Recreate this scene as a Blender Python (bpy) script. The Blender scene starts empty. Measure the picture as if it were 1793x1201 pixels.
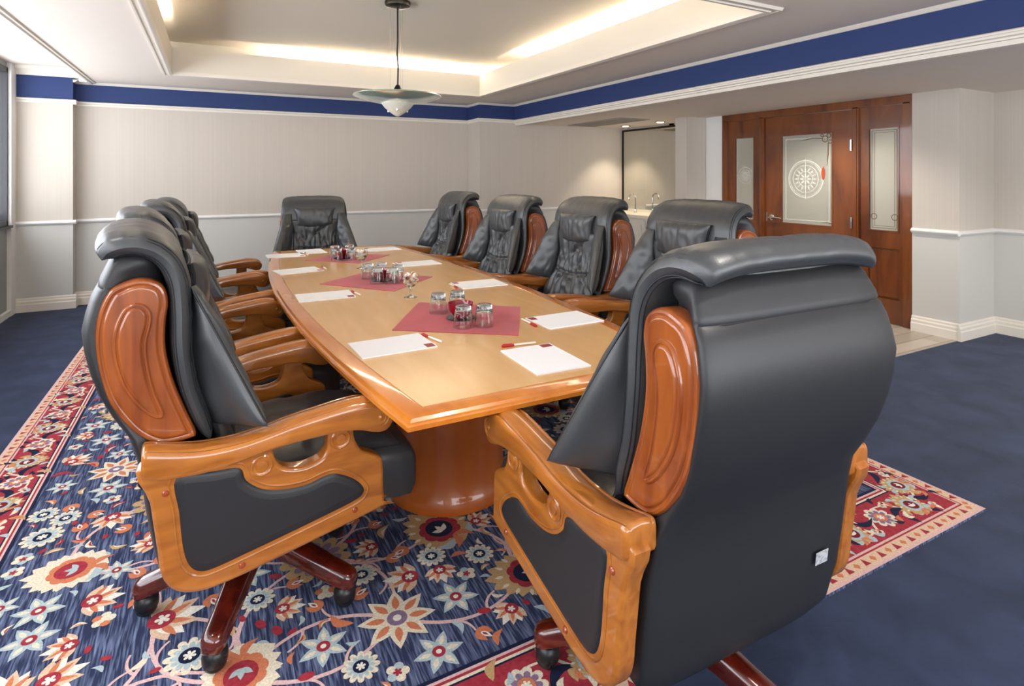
import bpy, math, random
from mathutils import Vector, Matrix, noise
from mathutils.geometry import tessellate_polygon
sc = bpy.context.scene
COL = sc.collection
R = math.radians
random.seed(7)

# ------------------------------------------------------------------ camera
cam = bpy.data.cameras.new('camera'); cam_o = bpy.data.objects.new('camera', cam); COL.objects.link(cam_o)
cam_o.location = (0, 0, 1.40)
cam_o.rotation_euler = (R(90), 0, -math.atan(525.5 / 1000.0))
cam.sensor_width = 36; cam.lens = 1000.0 / 1793.0 * 36.0
cam.shift_y = -(600.5 - 307.0) / 1793.0
cam.clip_start = 0.05
sc.camera = cam_o
sc.view_settings.view_transform = 'Standard'; sc.view_settings.look = 'None'
sc.view_settings.gamma = 1.0; sc.view_settings.use_curve_mapping = False
sc.view_settings.exposure = 0.95

# ------------------------------------------------------------------ world + lights
w = bpy.data.worlds.new('world'); sc.world = w; w.use_nodes = True
w.node_tree.nodes['Background'].inputs[0].default_value = (0.84, 0.90, 1.0, 1)
w.node_tree.nodes['Background'].inputs[1].default_value = 1.6

def area(name, loc, rot, sx, sy, power, col=(1, 1, 1), spread=180):
    l = bpy.data.lights.new(name, 'AREA'); l.shape = 'RECTANGLE'; l.size = sx; l.size_y = sy
    l.energy = power; l.color = col; l.spread = R(spread)
    o = bpy.data.objects.new(name, l); o.location = loc; o.rotation_euler = rot; COL.objects.link(o)
    return o
def spot(name, loc, power, ang, col=(1, .86, .68), rad=.04, blend=.6):
    l = bpy.data.lights.new(name, 'SPOT'); l.energy = power; l.spot_size = R(ang); l.spot_blend = blend
    l.color = col; l.shadow_soft_size = rad
    o = bpy.data.objects.new(name, l); o.location = loc; COL.objects.link(o); return o
# daylight entering through the long window wall on the left
area('daylight_window', (-1.98, 2.6, 1.75), (0, R(-97), 0), 1.5, 9.6, 128, (.93, .96, 1.0))
# fill through the assumed rear windows, enlarged to brighten the low ceiling
area('rear_window_fill', (2.4, -2.72, 1.5), (R(108), 0, 0), 6.0, 1.6, 118, (.95, .97, 1.0))
# cove strips hidden above the lip of the ceiling tray
WARM = (1.0, .93, .83)
area('cove_strip_far', (1.9, 6.68, 2.50), (R(180), 0, 0), 2.2, .06, 30, WARM)
area('cove_strip_near', (1.3, 2.22, 2.50), (R(180), 0, 0), 3.0, .06, 26, WARM)
area('cove_strip_left', (-.49, 4.2, 2.50), (R(180), 0, 0), .06, 2.9, 22, WARM)
area('cove_strip_right', (3.12, 4.0, 2.50), (R(180), 0, 0), .06, 2.9, 30, WARM)
spot('downlight_bar', (5.45, 6.80, 2.10), 26, 95)
spot('downlight_bar', (5.45, 6.05, 2.10), 22, 95)
spot('entry_fill', (4.9, 3.6, 2.12), 46, 140, (1, .93, .84))  # added fill without a fixture, its bounce lifts the low ceiling
spot('entry_fill', (4.9, 1.2, 2.12), 38, 140, (1, .93, .84))  # second added fill, likewise without a fixture
spot('downlight_room', (1.3, .2, 2.38), 42, 140, (1, .95, .88), .08)
spot('downlight_room', (-.75, 1.6, 2.38), 16, 140, (1, .95, .88), .08)
spot('lobby_fill', (6.7, 4.0, 2.3), 60, 160, (1, .93, .84), .1)  # added lamp, out of view, lights the lobby behind the door glass

# ------------------------------------------------------------------ materials
def lin(c):
    return tuple(((v / 255) / 12.92 if v / 255 <= .04045 else ((v / 255 + .055) / 1.055) ** 2.4) for v in c) + (1,)
MATS = {}
def mat(name, rgb, rough=.5, metal=0, coat=0, spec=.5, trans=0, ior=1.45, emis=0, sheen=0, coat_rough=.05):
    m = bpy.data.materials.new(name); m.use_nodes = True
    b = m.node_tree.nodes['Principled BSDF']
    b.inputs['Base Color'].default_value = lin(rgb); b.inputs['Roughness'].default_value = rough
    b.inputs['Metallic'].default_value = metal; b.inputs['Coat Weight'].default_value = coat
    b.inputs['Coat Roughness'].default_value = coat_rough
    b.inputs['Specular IOR Level'].default_value = spec; b.inputs['Transmission Weight'].default_value = trans
    b.inputs['IOR'].default_value = ior; b.inputs['Sheen Weight'].default_value = sheen
    if emis:
        b.inputs['Emission Color'].default_value = lin(rgb); b.inputs['Emission Strength'].default_value = emis
    MATS[name] = m
    return m
def noise_col(m, c2, scale=(8, 8, 8), detail=4, lo=.35, hi=.65, distort=0, fac=1.0):
    """mix base colour with c2 through a stretched noise"""
    nt = m.node_tree; b = nt.nodes['Principled BSDF']; c1 = tuple(b.inputs['Base Color'].default_value)
    tc = nt.nodes.new('ShaderNodeTexCoord'); mp = nt.nodes.new('ShaderNodeMapping'); mp.inputs['Scale'].default_value = scale
    n = nt.nodes.new('ShaderNodeTexNoise'); n.inputs['Scale'].default_value = 1; n.inputs['Detail'].default_value = detail
    n.inputs['Distortion'].default_value = distort
    r = nt.nodes.new('ShaderNodeValToRGB'); r.color_ramp.elements[0].position = lo; r.color_ramp.elements[1].position = hi
    r.color_ramp.elements[0].color = c1; r.color_ramp.elements[1].color = lin(c2)
    nt.links.new(tc.outputs['Object'], mp.inputs[0]); nt.links.new(mp.outputs[0], n.inputs['Vector'])
    nt.links.new(n.outputs['Fac'], r.inputs[0]); nt.links.new(r.outputs[0], b.inputs['Base Color'])
    return m
def bump(m, scale, strength, dist=.002, kind='noise', detail=3):
    nt = m.node_tree; b = nt.nodes['Principled BSDF']
    tc = nt.nodes.new('ShaderNodeTexCoord')
    if kind == 'noise':
        n = nt.nodes.new('ShaderNodeTexNoise'); n.inputs['Detail'].default_value = detail; out = 'Fac'
    else:
        n = nt.nodes.new('ShaderNodeTexVoronoi'); out = 'Distance'
    mp = nt.nodes.new('ShaderNodeMapping')
    if isinstance(scale, tuple): mp.inputs['Scale'].default_value = scale; n.inputs['Scale'].default_value = 1
    else: n.inputs['Scale'].default_value = scale
    bp = nt.nodes.new('ShaderNodeBump'); bp.inputs['Strength'].default_value = strength; bp.inputs['Distance'].default_value = dist
    nt.links.new(tc.outputs['Object'], mp.inputs[0]); nt.links.new(mp.outputs[0], n.inputs['Vector'])
    nt.links.new(n.outputs[out], bp.inputs['Height']); nt.links.new(bp.outputs[0], b.inputs['Normal'])
    return m
LEATHER = bump(mat('black_leather', (54, 56, 58), .42, spec=.6, coat=.35, coat_rough=.34), 260, .18, .001, 'vor')
LEATHER_S = bump(mat('smooth_black_leather', (38, 38, 40), .45, spec=.5), 300, .10, .001, 'vor')
SEAM_CREASE = mat('seam_and_crease_shade', (22, 22, 25), .5)  # for seams and for the dark shade tube round the pillow
WOOD = noise_col(mat('honey_lacquered_wood', (182, 112, 42), .30, coat=.85), (142, 78, 24), (14, 90, 90), 4, .3, .75, .6)
for n_ in WOOD.node_tree.nodes:
    if n_.type == 'MAPPING': n_.inputs['Scale'].default_value = (5, 45, 28)
WOOD_SHADED = noise_col(mat('shaded_honey_wood', (156, 82, 32), .28, coat=.8), (116, 52, 18), (28, 40, 4), 4, .3, .75, .6)  # same wood as the frames, the left cheek's shade put into the colour
MAROON = noise_col(mat('mahogany_lacquered_base', (92, 26, 12), .22, coat=.9), (58, 12, 6), (20, 20, 20), 4, .3, .7)
BLACKP = mat('black_plastic', (26, 26, 28), .35)
STEEL = mat('brushed_steel', (175, 172, 166), .28, metal=1)
DARKMETAL = mat('dark_metal', (60, 58, 55), .35, metal=1)
CHROME = mat('chrome', (215, 215, 215), .12, metal=1)
CAPM = mat('screw_cap_wood', (150, 66, 34), .25, coat=.8)
LABELM = noise_col(mat('silver_label', (176, 177, 180), .5), (140, 142, 146), (120, 120, 160), 2, .45, .6)
MAPLE = noise_col(mat('maple_veneer', (212, 166, 108), .26, coat=.35, coat_rough=.16), (202, 154, 94), (9, 1.2, 9), 5, .3, .72, 1.2)
EDGE = noise_col(mat('orange_wood_edge', (208, 128, 44), .26, coat=.7), (190, 106, 30), (14, 3, 20), 4, .3, .7, .5)
PEDM = noise_col(mat('pedestal_wood', (186, 98, 34), .3, coat=.5), (168, 82, 24), (8, 8, 2), 4, .3, .7, .4)
PAPER = mat('white_paper', (238, 238, 240), .6)
REDP = mat('red_plastic', (176, 24, 38), .3)
WHITEP = mat('white_plastic', (236, 226, 214), .3)
MARK = mat('maroon_print', (140, 48, 50), .5)
NAPKIN = bump(noise_col(mat('crimson_cloth', (176, 38, 48), .8, sheen=.2), (164, 30, 40), (10, 10, 10), 3, .4, .6), 900, .2, .0006)
GLASS = mat('clear_glass', (246, 250, 250), .02, trans=1, ior=1.45)
REDG = mat('red_bowl_glass', (136, 14, 34), .12, coat=.5)
TRAY = mat('black_tray', (26, 22, 24), .25)
CANDY = [mat('candy_cream', (236, 214, 182), .4), mat('candy_white', (238, 232, 222), .4), mat('candy_red', (210, 124, 108), .4), mat('candy_brown', (120, 84, 66), .4)]
WALL = noise_col(mat('taupe_wallpaper', (197, 188, 177), .75, spec=.25), (194, 185, 174), (90, 90, .6), 2, .4, .6)
DADO = mat('pale_grey_dado', (198, 196, 190), .7, spec=.25)
TRIM = mat('cream_trim', (226, 218, 206), .45, spec=.3)
TRIMW = mat('white_trim', (226, 224, 220), .45, spec=.3)
BLUE = mat('royal_blue_paint', (44, 60, 106), .6, spec=.3)
CEIL = mat('ceiling_paint', (226, 216, 206), .85, spec=.1)
CEILW = mat('tray_ceiling_paint', (222, 215, 202), .85, spec=.1)
CARPET = noise_col(mat('navy_carpet', (30, 40, 64), .95, spec=.05, sheen=.12), (50, 61, 90), (4.5, 4.5, 4.5), 8, .30, .75, .4)
bump(CARPET, 420, .5, .004)
TILE = mat('pale_plank_tile', (176, 164, 148), .35)
DOORW = noise_col(mat('mahogany_door', (128, 70, 28), .28, coat=.6), (84, 40, 14), (10, 5, 1.1), 5, .3, .72, 1.0)
FROST = mat('etched_glass', (206, 204, 192), .32, trans=.55, ior=1.3)
ETCH = mat('frosted_etching', (222, 219, 208), .6)
ETCHD = mat('dark_etching', (112, 92, 62), .5)
SILL = mat('stone_counter', (214, 204, 186), .3)
CAB = mat('cream_cabinet', (206, 200, 190), .5)
MIRROR = mat('mirror', (222, 222, 214), .02, metal=1)
FRAMED = mat('dark_window_frame', (42, 42, 44), .4)
GREYP = mat('grey_window_panel', (150, 150, 146), .5)
ORANGE = mat('orange_red', (176, 74, 42), .5)
PGLASS = mat('pale_green_glass', (188, 226, 208), .12, trans=.75, ior=1.45)
FGLASS = mat('frosted_lamp_bowl', (226, 228, 214), .4, trans=.3)
VENT = mat('vent_grey', (150, 144, 134), .6)
GLOW = mat('lamp_glow', (255, 238, 208), .5, emis=9)
PANE = bpy.data.materials.new('window_pane'); PANE.use_nodes = True
nt = PANE.node_tree; nt.nodes.clear()
o_ = nt.nodes.new('ShaderNodeOutputMaterial'); mx = nt.nodes.new('ShaderNodeMixShader'); mx.inputs[0].default_value = .1
tr = nt.nodes.new('ShaderNodeBsdfTransparent'); gl = nt.nodes.new('ShaderNodeBsdfGlossy'); gl.inputs['Roughness'].default_value = .02
nt.links.new(tr.outputs[0], mx.inputs[1]); nt.links.new(gl.outputs[0], mx.inputs[2]); nt.links.new(mx.outputs[0], o_.inputs[0])
# tile joints
nt = TILE.node_tree; b_ = nt.nodes['Principled BSDF']; tc = nt.nodes.new('ShaderNodeTexCoord'); br = nt.nodes.new('ShaderNodeTexBrick')
br.inputs['Scale'].default_value = 1; br.inputs['Brick Width'].default_value = .9; br.inputs['Row Height'].default_value = .15
br.inputs['Mortar Size'].default_value = .004; br.inputs['Color1'].default_value = lin((188, 176, 160)); br.inputs['Color2'].default_value = lin((164, 152, 136))
br.inputs['Mortar'].default_value = lin((120, 112, 102))
nt.links.new(tc.outputs['Object'], br.inputs['Vector']); nt.links.new(br.outputs['Color'], b_.inputs['Base Color'])

# ------------------------------------------------------------------ mesh helpers
class MB:
    def __init__(s): s.v = []; s.f = []; s.m = []; s.mi = 0
    def add(s, vs, fs, flip=False):
        k = len(s.v); s.v += [tuple(p) for p in vs]
        for f in fs:
            f = [i + k for i in f]
            if flip: f.reverse()
            s.f.append(f); s.m.append(s.mi)
    def box(s, a, b):
        x0, y0, z0 = a; x1, y1, z1 = b
        s.add([(x0, y0, z0), (x1, y0, z0), (x1, y1, z0), (x0, y1, z0), (x0, y0, z1), (x1, y0, z1), (x1, y1, z1), (x0, y1, z1)],
              [(0, 3, 2, 1), (4, 5, 6, 7), (0, 1, 5, 4), (1, 2, 6, 5), (2, 3, 7, 6), (3, 0, 4, 7)])
    def loft(s, rings, closed=True, cap=True):
        n = len(rings[0]); vs = [p for r in rings for p in r]; fs = []
        for i in range(len(rings) - 1):
            for j in range(n if closed else n - 1):
                k = (j + 1) % n
                fs.append((i * n + j, i * n + k, (i + 1) * n + k, (i + 1) * n + j))
        if cap: fs.append(tuple(range(n))[::-1]); fs.append(tuple((len(rings) - 1) * n + j for j in range(n)))
        s.add(vs, fs)
    def tube(s, pts, r, n=8, cap=True):
        pts = [Vector(p) for p in pts]; rings = []
        up = None
        for i, p in enumerate(pts):
            t = (pts[min(i + 1, len(pts) - 1)] - pts[max(i - 1, 0)]).normalized()
            if up is None:
                up = Vector((0, 0, 1)) if abs(t.z) < .9 else Vector((1, 0, 0))
            a = t.cross(up).normalized(); up = a.cross(t).normalized()
            rr = r[i] if isinstance(r, (list, tuple)) else r
            rings.append([p + a * math.cos(2 * math.pi * j / n) * rr + up * math.sin(2 * math.pi * j / n) * rr for j in range(n)])
        s.loft(rings, True, cap)
    def lathe(s, prof, c=(0, 0, 0), n=24, axis='z'):
        rings = []
        for r, h in prof:
            ring = []
            for j in range(n):
                a = 2 * math.pi * j / n
                if axis == 'z': ring.append((c[0] + r * math.cos(a), c[1] + r * math.sin(a), c[2] + h))
                elif axis == 'y': ring.append((c[0] + r * math.cos(a), c[1] + h, c[2] - r * math.sin(a)))
                else: ring.append((c[0] + h, c[1] + r * math.cos(a), c[2] + r * math.sin(a)))
            rings.append(ring)
        s.loft(rings, True, True)
    def mirror(s):
        m = MB(); m.v = [(x, -y, z) for x, y, z in s.v]; m.f = [f[::-1] for f in s.f]; m.m = s.m[:]; return m
    def xf(s, M):
        m = MB(); m.v = [tuple(M @ Vector(p)) for p in s.v]; m.f = [list(f) for f in s.f]; m.m = s.m[:]; return m
    def build(s, name, mats, parent=None, smooth=35):
        me = bpy.data.meshes.new(name); me.from_pydata(s.v, [], s.f)
        if not isinstance(mats, (list, tuple)): mats = [mats]
        for q in mats: me.materials.append(q)
        if len(mats) > 1: me.polygons.foreach_set('material_index', s.m)
        me.update()
        if smooth:
            me.shade_smooth(); me.set_sharp_from_angle(angle=R(smooth))
        o = bpy.data.objects.new(name, me); COL.objects.link(o)
        if parent: o.parent = parent
        return o
def wn(o):
    md = o.modifiers.new('weighted_normal', 'WEIGHTED_NORMAL'); md.keep_sharp = True; md.weight = 80; return o
def tag(o, label=None, cat=None, group=None, kind=None):
    if label: o['label'] = label
    if cat: o['category'] = cat
    if group: o['group'] = group
    if kind: o['kind'] = kind
    return o
def empty(name, loc, rz=0):
    o = bpy.data.objects.new(name, None); o.empty_display_size = .1; COL.objects.link(o)
    o.location = loc; o.rotation_euler = (0, 0, rz); return o
def struct(o): o['kind'] = 'structure'; return o
def children(o): return [c for c in COL.objects if c.parent == o]
def copy_tree(o, parent=None):
    c = o.copy(); COL.objects.link(c)
    if parent: c.parent = parent
    for ch in children(o): copy_tree(ch, c)
    return c
def crom(pts, per=6, closed=True):
    n = len(pts); out = []
    dim = len(pts[0])
    rng = range(n) if closed else range(n - 1)
    for i in rng:
        if closed: p = [pts[(i + k - 1) % n] for k in range(4)]
        else: p = [pts[max(0, i - 1)], pts[i], pts[i + 1], pts[min(n - 1, i + 2)]]
        for j in range(per):
            t = j / per
            out.append(tuple(.5 * (2 * p[1][d] + (p[2][d] - p[0][d]) * t + (2 * p[0][d] - 5 * p[1][d] + 4 * p[2][d] - p[3][d]) * t * t +
                                   (3 * p[1][d] - p[0][d] - 3 * p[2][d] + p[3][d]) * t ** 3) for d in range(dim)))
    if not closed: out.append(tuple(pts[-1]))
    return out
def offset(poly, d):
    """inset a 2D polygon by d (positive = inwards)"""
    n = len(poly); A = sum(poly[i][0] * poly[(i + 1) % n][1] - poly[(i + 1) % n][0] * poly[i][1] for i in range(n))
    sg = 1 if A > 0 else -1; out = []
    for i in range(n):
        p0, p1, p2 = Vector(poly[i - 1]), Vector(poly[i]), Vector(poly[(i + 1) % n])
        a = (p1 - p0); b = (p2 - p1)
        a = a.normalized() if a.length > 1e-9 else b.normalized(); b = b.normalized() if b.length > 1e-9 else a
        t = (a + b)
        t = t.normalized() if t.length > 1e-6 else a
        nrm = Vector((-t.y, t.x)) * sg
        k = max(.5, nrm.dot(Vector((-a.y, a.x)) * sg))
        q = p1 + nrm * d / k
        out.append((q.x, q.y))
    return out
def seg_dist(p, poly):
    best = 9
    n = len(poly)
    for i in range(n):
        ax, ay = poly[i]; bx, by = poly[(i + 1) % n]; dx, dy = bx - ax, by - ay; L = dx * dx + dy * dy
        t = 0 if L < 1e-12 else max(0, min(1, ((p[0] - ax) * dx + (p[1] - ay) * dy) / L))
        q = (ax + dx * t - p[0]) ** 2 + (ay + dy * t - p[1]) ** 2
        if q < best: best = q
    return math.sqrt(best)
def safe_offset(poly, d):
    """offset without fold-overs: vertices that fall too near the outline snap to their nearest good neighbour"""
    out = offset(poly, d)
    if d <= .003: return out
    n = len(out); ok = [seg_dist(p, poly) > d * .96 for p in out]
    if not any(ok): return out
    res = []
    for i in range(n):
        if ok[i]: res.append(out[i]); continue
        for k in range(1, n):
            if ok[(i - k) % n]: res.append(out[(i - k) % n]); break
            if ok[(i + k) % n]: res.append(out[(i + k) % n]); break
    return res
def contour(mb, poly, rings):
    """stack of offset outlines in the xz plane; rings = [(inset, y)]"""
    A = sum(poly[i][0] * poly[(i + 1) % len(poly)][1] - poly[(i + 1) % len(poly)][0] * poly[i][1] for i in range(len(poly)))
    if A > 0: poly = poly[::-1]
    outs = {}
    for d, y in rings:
        if d not in outs: outs[d] = safe_offset(poly, d)
    n = len(poly); mb.loft([[(x, y, z) for x, z in outs[d]] for d, y in rings], True, False)
    for (d, y), top in ((rings[0], False), (rings[-1], True)):
        tri = tessellate_polygon([[Vector((x, z, 0)) for x, z in outs[d]]])
        k = len(mb.v); mb.v += [(x, y, z) for x, z in outs[d]]
        for t3 in tri:
            a, b, c = (Vector(outs[d][i]) for i in t3)
            ar = (b - a).cross(c - a)
            if abs(ar) < 1e-10: continue
            f = [k + i for i in t3]
            if (ar > 0) == top: f.reverse()   # counter-clockwise in xz faces -y
            mb.f.append(f); mb.m.append(mb.mi)
def lerp_t(tab, t):
    if t <= tab[0][0]: return tab[0][1]
    for (a, va), (b, vb) in zip(tab, tab[1:]):
        if t <= b:
            k = (t - a) / (b - a); k = k * k * (3 - 2 * k) * .5 + k * .5
            return va + (vb - va) * k
    return tab[-1][1]
def pillow(mb, S, T, nu=20, nv=20, p=4, q=4, wr=None):
    """soft cushion round the surface S(u,v) with half thickness T"""
    e = 1e-3; front = []; back = []
    for i in range(nu + 1):
        u = .5 - .5 * math.cos(math.pi * i / nu); u = .5 * u + .5 * i / nu
        fr = []; bk = []
        for j in range(nv + 1):
            v = .5 - .5 * math.cos(math.pi * j / nv); v = .5 * v + .5 * j / nv
            c = Vector(S(u, v))
            du = Vector(S(min(1, u + e), v)) - Vector(S(max(0, u - e), v)); dv = Vector(S(u, min(1, v + e))) - Vector(S(u, max(0, v - e)))
            N = du.cross(dv).normalized()
            t = (T(u, v) if callable(T) else T) * math.sqrt(max(0, (1 - abs(2 * u - 1) ** p) * (1 - abs(2 * v - 1) ** q)))
            ww = wr(u, v) * t / .03 if wr else 0
            fr.append(c + N * (t + ww)); bk.append(c - N * t)
        front.append(fr); back.append(bk)
    W = nv + 1; vs = [p_ for r in front for p_ in r]; k = len(vs); vs += [p_ for r in back for p_ in r]
    fs = []
    for i in range(nu):
        for j in range(nv):
            a, b, c, d = i * W + j, i * W + j + 1, (i + 1) * W + j + 1, (i + 1) * W + j
            fs.append((a, d, c, b)); fs.append((k + a, k + b, k + c, k + d))
    for j in range(nv):
        for i0 in (0, nu):
            a, b = i0 * W + j, i0 * W + j + 1
            fs.append((a, b, k + b, k + a) if i0 == 0 else (b, a, k + a, k + b))
    for i in range(nu):
        for j0 in (0, nv):
            a, b = i * W + j0, (i + 1) * W + j0
            fs.append((b, a, k + a, k + b) if j0 == 0 else (a, b, k + b, k + a))
    mb.add([tuple(x) for x in vs], fs)
def superring(cx, cz, hx, hy, pw=.5, n=40, plane='xy', h=0):
    out = []
    for j in range(n):
        a = 2 * math.pi * j / n; c, s_ = math.cos(a), math.sin(a)
        x = math.copysign(abs(c) ** pw, c) * hx; y = math.copysign(abs(s_) ** pw, s_) * hy
        out.append((cx + x, y, h) if plane == 'xy' else (h, y, cz + x))
    return out

# ------------------------------------------------------------------ room shell
FAR, LX = 7.65, -1.80
def boxes(name, mats, lst, smooth=0):
    m = MB()
    for b in lst: m.box(*b)
    return struct(m.build(name, mats, smooth=smooth))
boxes('floor', CARPET, [((-2.0, -2.9, -.1), (6.5, 7.9, 0))])
boxes('floor_tile', TILE, [((4.30, 2.52, 0.0), (5.62, 7.25, .004))])
# far wall: recess, pilaster, forward part on the right; dado and band built as layers of the wall
def wall_strip(name, x0, x1, y0, y1, ztop):
    m = MB(); m.mi = 0; m.box((x0, y0, .905), (x1, y1, 2.19)); m.mi = 1; m.box((x0, y0, 0), (x1, y1, .905))
    m.mi = 2; m.box((x0, y0, 2.19), (x1, y1, ztop)); return struct(m.build(name, [WALL, DADO, BLUE], smooth=0))
wall_strip('wall_far', -1.30, 3.30, FAR, FAR + .15, 2.41)
wall_strip('wall_far_pilaster', -1.80, -1.30, 7.50, FAR + .15, 2.52)
m = MB(); m.mi = 0; m.box((3.30, 7.25, .905), (5.95, 7.80, 2.19)); m.mi = 1; m.box((3.30, 7.25, 0), (5.95, 7.80, .905))
m.mi = 2; m.box((3.30, 7.25, 2.19), (3.85, 7.80, 2.41)); struct(m.build('wall_far_right', [WALL, DADO, BLUE], smooth=0))
def mould(m, prof, a, b, out):
    """extrude a moulding profile [(outward, z)] from a to b (xy points); out = outward unit xy"""
    r = [[(p[0] + out[0] * o, p[1] + out[1] * o, z) for o, z in prof] for p in (a, b)]
    m.loft(r); return m
RAIL = [(0, .885), (.012, .885), (.018, .892), (.030, .903), (.030, .912), (.020, .920), (.012, .928), (0, .928)]
PICT = [(0, 2.150), (.010, 2.150), (.014, 2.168), (.030, 2.180), (.034, 2.192), (.020, 2.198), (0, 2.198)]
CROWN = [(0, 2.385), (.012, 2.385), (.030, 2.400), (.040, 2.412), (0, 2.412)]
BASE = [(0, 0), (.026, 0), (.026, .075), (.020, .085), (.020, .105), (.012, .118), (.012, .130), (.006, .142), (0, .142)]
def runs(name, prof, mt, segs):
    m = MB()
    for a, b, o in segs: mould(m, prof, a, b, o)
    return struct(m.build(name, mt, smooth=25))
farsegs = [((-1.80, 7.50), (-1.27, 7.50), (0, -1)), ((-1.30, 7.50), (-1.30, FAR), (1, 0)), ((-1.30, FAR), (3.30, FAR), (0, -1)),
           ((3.30, FAR), (3.30, 7.25), (-1, 0)), ((3.27, 7.25), (5.30, 7.25), (0, -1))]
rightsegs = [((5.60, 2.886), (5.60, 2.516), (-1, 0)), ((5.57, 2.516), (6.19, 2.516), (0, -1)), ((6.19, 2.516), (6.19, -2.5), (-1, 0))]
runs('trim_1', RAIL, TRIMW, farsegs + rightsegs)
runs('trim_2', PICT, TRIM, farsegs[:4] + [((3.27, 7.25), (3.85, 7.25), (0, -1))])
runs('baseboard_far', BASE, TRIM, farsegs)
runs('baseboard_right', BASE, TRIM, rightsegs)
runs('trim_3', CROWN, TRIM, farsegs[1:4] + [((3.27, 7.25), (3.85, 7.25), (0, -1)), ((3.85, 7.25), (3.85, -2.5), (-1, 0))])
runs('trim_4', [(0, 2.43), (.02, 2.43), (.035, 2.46), (.07, 2.49), (.08, 2.52), (0, 2.52)], TRIM, [((-1.80, 7.50), (-1.22, 7.50), (0, -1)), ((-1.30, 7.52), (-1.30, FAR), (1, 0))])
# beam on the right with its mouldings
boxes('beam_face', BLUE, [((3.85, -2.5, 2.17), (3.95, 7.25, 2.41))])
runs('trim_5', [(0, 2.14), (.014, 2.14), (.014, 2.152), (.030, 2.158), (.030, 2.172), (.018, 2.178), (.018, 2.188), (.008, 2.196), (0, 2.196)], TRIM, [((3.85, 7.25), (3.85, -2.5), (-1, 0))])
runs('trim_12', [(.0, 2.112), (-.06, 2.112), (-.06, 2.14), (0, 2.14)], TRIM, [((3.86, 7.25), (3.86, -2.5), (-1, 0))])
# ceiling
CX0, CX1, CY0, CY1 = -.35, 2.98, 2.36, 6.55
Z = 2.41
m = MB()
for b in [((-1.13, -2.5, Z), (CX0 - .012, FAR, 2.47)), ((CX1 + .012, -2.5, Z), (3.95, FAR, 2.47)), ((CX0 - .012, -2.5, Z), (CX1 + .012, CY0 - .012, 2.47)), ((CX0 - .012, CY1 + .012, Z), (CX1 + .012, FAR, 2.47)),
          ((-1.17, -2.5, Z), (-1.13, FAR, 2.56)), ((-2.0, -2.5, 2.52), (-1.13, FAR, 2.58)),
          ((3.85, -2.5, 2.14), (6.5, 7.8, 2.20))]: m.box(*b)
struct(m.build('ceiling', CEIL, smooth=0))
m = MB(); t_ = .03; g = .30
for b in [((CX0 - t_, CY0 - t_, 2.42), (CX0, CY1 + t_, 2.66)), ((CX1, CY0 - t_, 2.42), (CX1 + t_, CY1 + t_, 2.66)),
          ((CX0, CY0 - t_, 2.42), (CX1, CY0, 2.66)), ((CX0, CY1, 2.42), (CX1, CY1 + t_, 2.66)),
          ((CX0 - g, CY0 - g, 2.78), (CX1 + g, CY1 + g, 2.84)),
          ((CX0 - g - .05, CY0 - g, 2.46), (CX0 - g, CY1 + g, 2.84)), ((CX1 + g, CY0 - g, 2.46), (CX1 + g + .05, CY1 + g, 2.84)),
          ((CX0 - g, CY0 - g - .05, 2.46), (CX1 + g, CY0 - g, 2.84)), ((CX0 - g, CY1 + g, 2.46), (CX1 + g, CY1 + g + .05, 2.84))]: m.box(*b)
struct(m.build('ceiling_tray', CEILW, smooth=0))
TM = [(-.006, 2.43), (-.006, 2.392), (.012, 2.388), (.022, 2.388), (.026, 2.396), (.05, 2.398), (.056, 2.392), (.068, 2.392), (.075, 2.41)]
m = MB()
cs = [(CX0, CY0), (CX1, CY0), (CX1, CY1), (CX0, CY1)]
rings = []
for o, z in TM:
    rings.append([(CX0 - o, CY0 - o, z), (CX1 + o, CY0 - o, z), (CX1 + o, CY1 + o, z), (CX0 - o, CY1 + o, z)])
m.loft(rings, True, False); struct(m.build('trim_6', TRIM, smooth=0))
runs('trim_7', [(0, 2.41), (0, 2.388), (.02, 2.388), (.03, 2.398), (.045, 2.398), (.05, 2.41)], TRIM, [((-1.17, -2.5), (-1.17, FAR), (1, 0))])
# window wall on the left
m = MB()
m.box((LX - .15, -2.5, 0), (LX, FAR, .90)); m.box((LX - .15, -2.5, 2.47), (LX, FAR, 2.56)); m.box((LX - .15, 7.34, .9), (LX, FAR, 2.47)); m.box((LX - .15, -2.5, .9), (LX, -2.2, 2.47))
struct(m.build('wall_left', GREYP, smooth=0))
boxes('trim_8', TRIMW, [((LX - .02, 7.34, 0), (LX + .035, 7.50, 2.52)), ((LX, -2.5, 0), (LX + .03, 7.34, .06))])
wr = empty('window_1', (0, 0, 0)); struct(wr)
m = MB(); ys = [-2.2, -.6, 1.0, 2.6, 4.2, 5.8, 7.34]
for y in ys: m.box((LX - .06, y - .03, .9), (LX + .01, y + .03, 2.47))
m.box((LX - .06, -2.2, .9), (LX + .01, 7.34, .95)); m.box((LX - .06, -2.2, 2.42), (LX + .01, 7.34, 2.47))
m.build('window_frame', FRAMED, wr, 0)
for a, b in zip(ys, ys[1:]):
    m = MB(); m.box((LX - .03, a + .03, .95), (LX - .024, b - .03, 2.42)); m.build('pane', PANE, wr, 0)
m = MB(); m.box((LX, -2.2, .88), (LX + .05, 7.34, .905)); m.build('window_sill', DARKMETAL, wr, 0)
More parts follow.
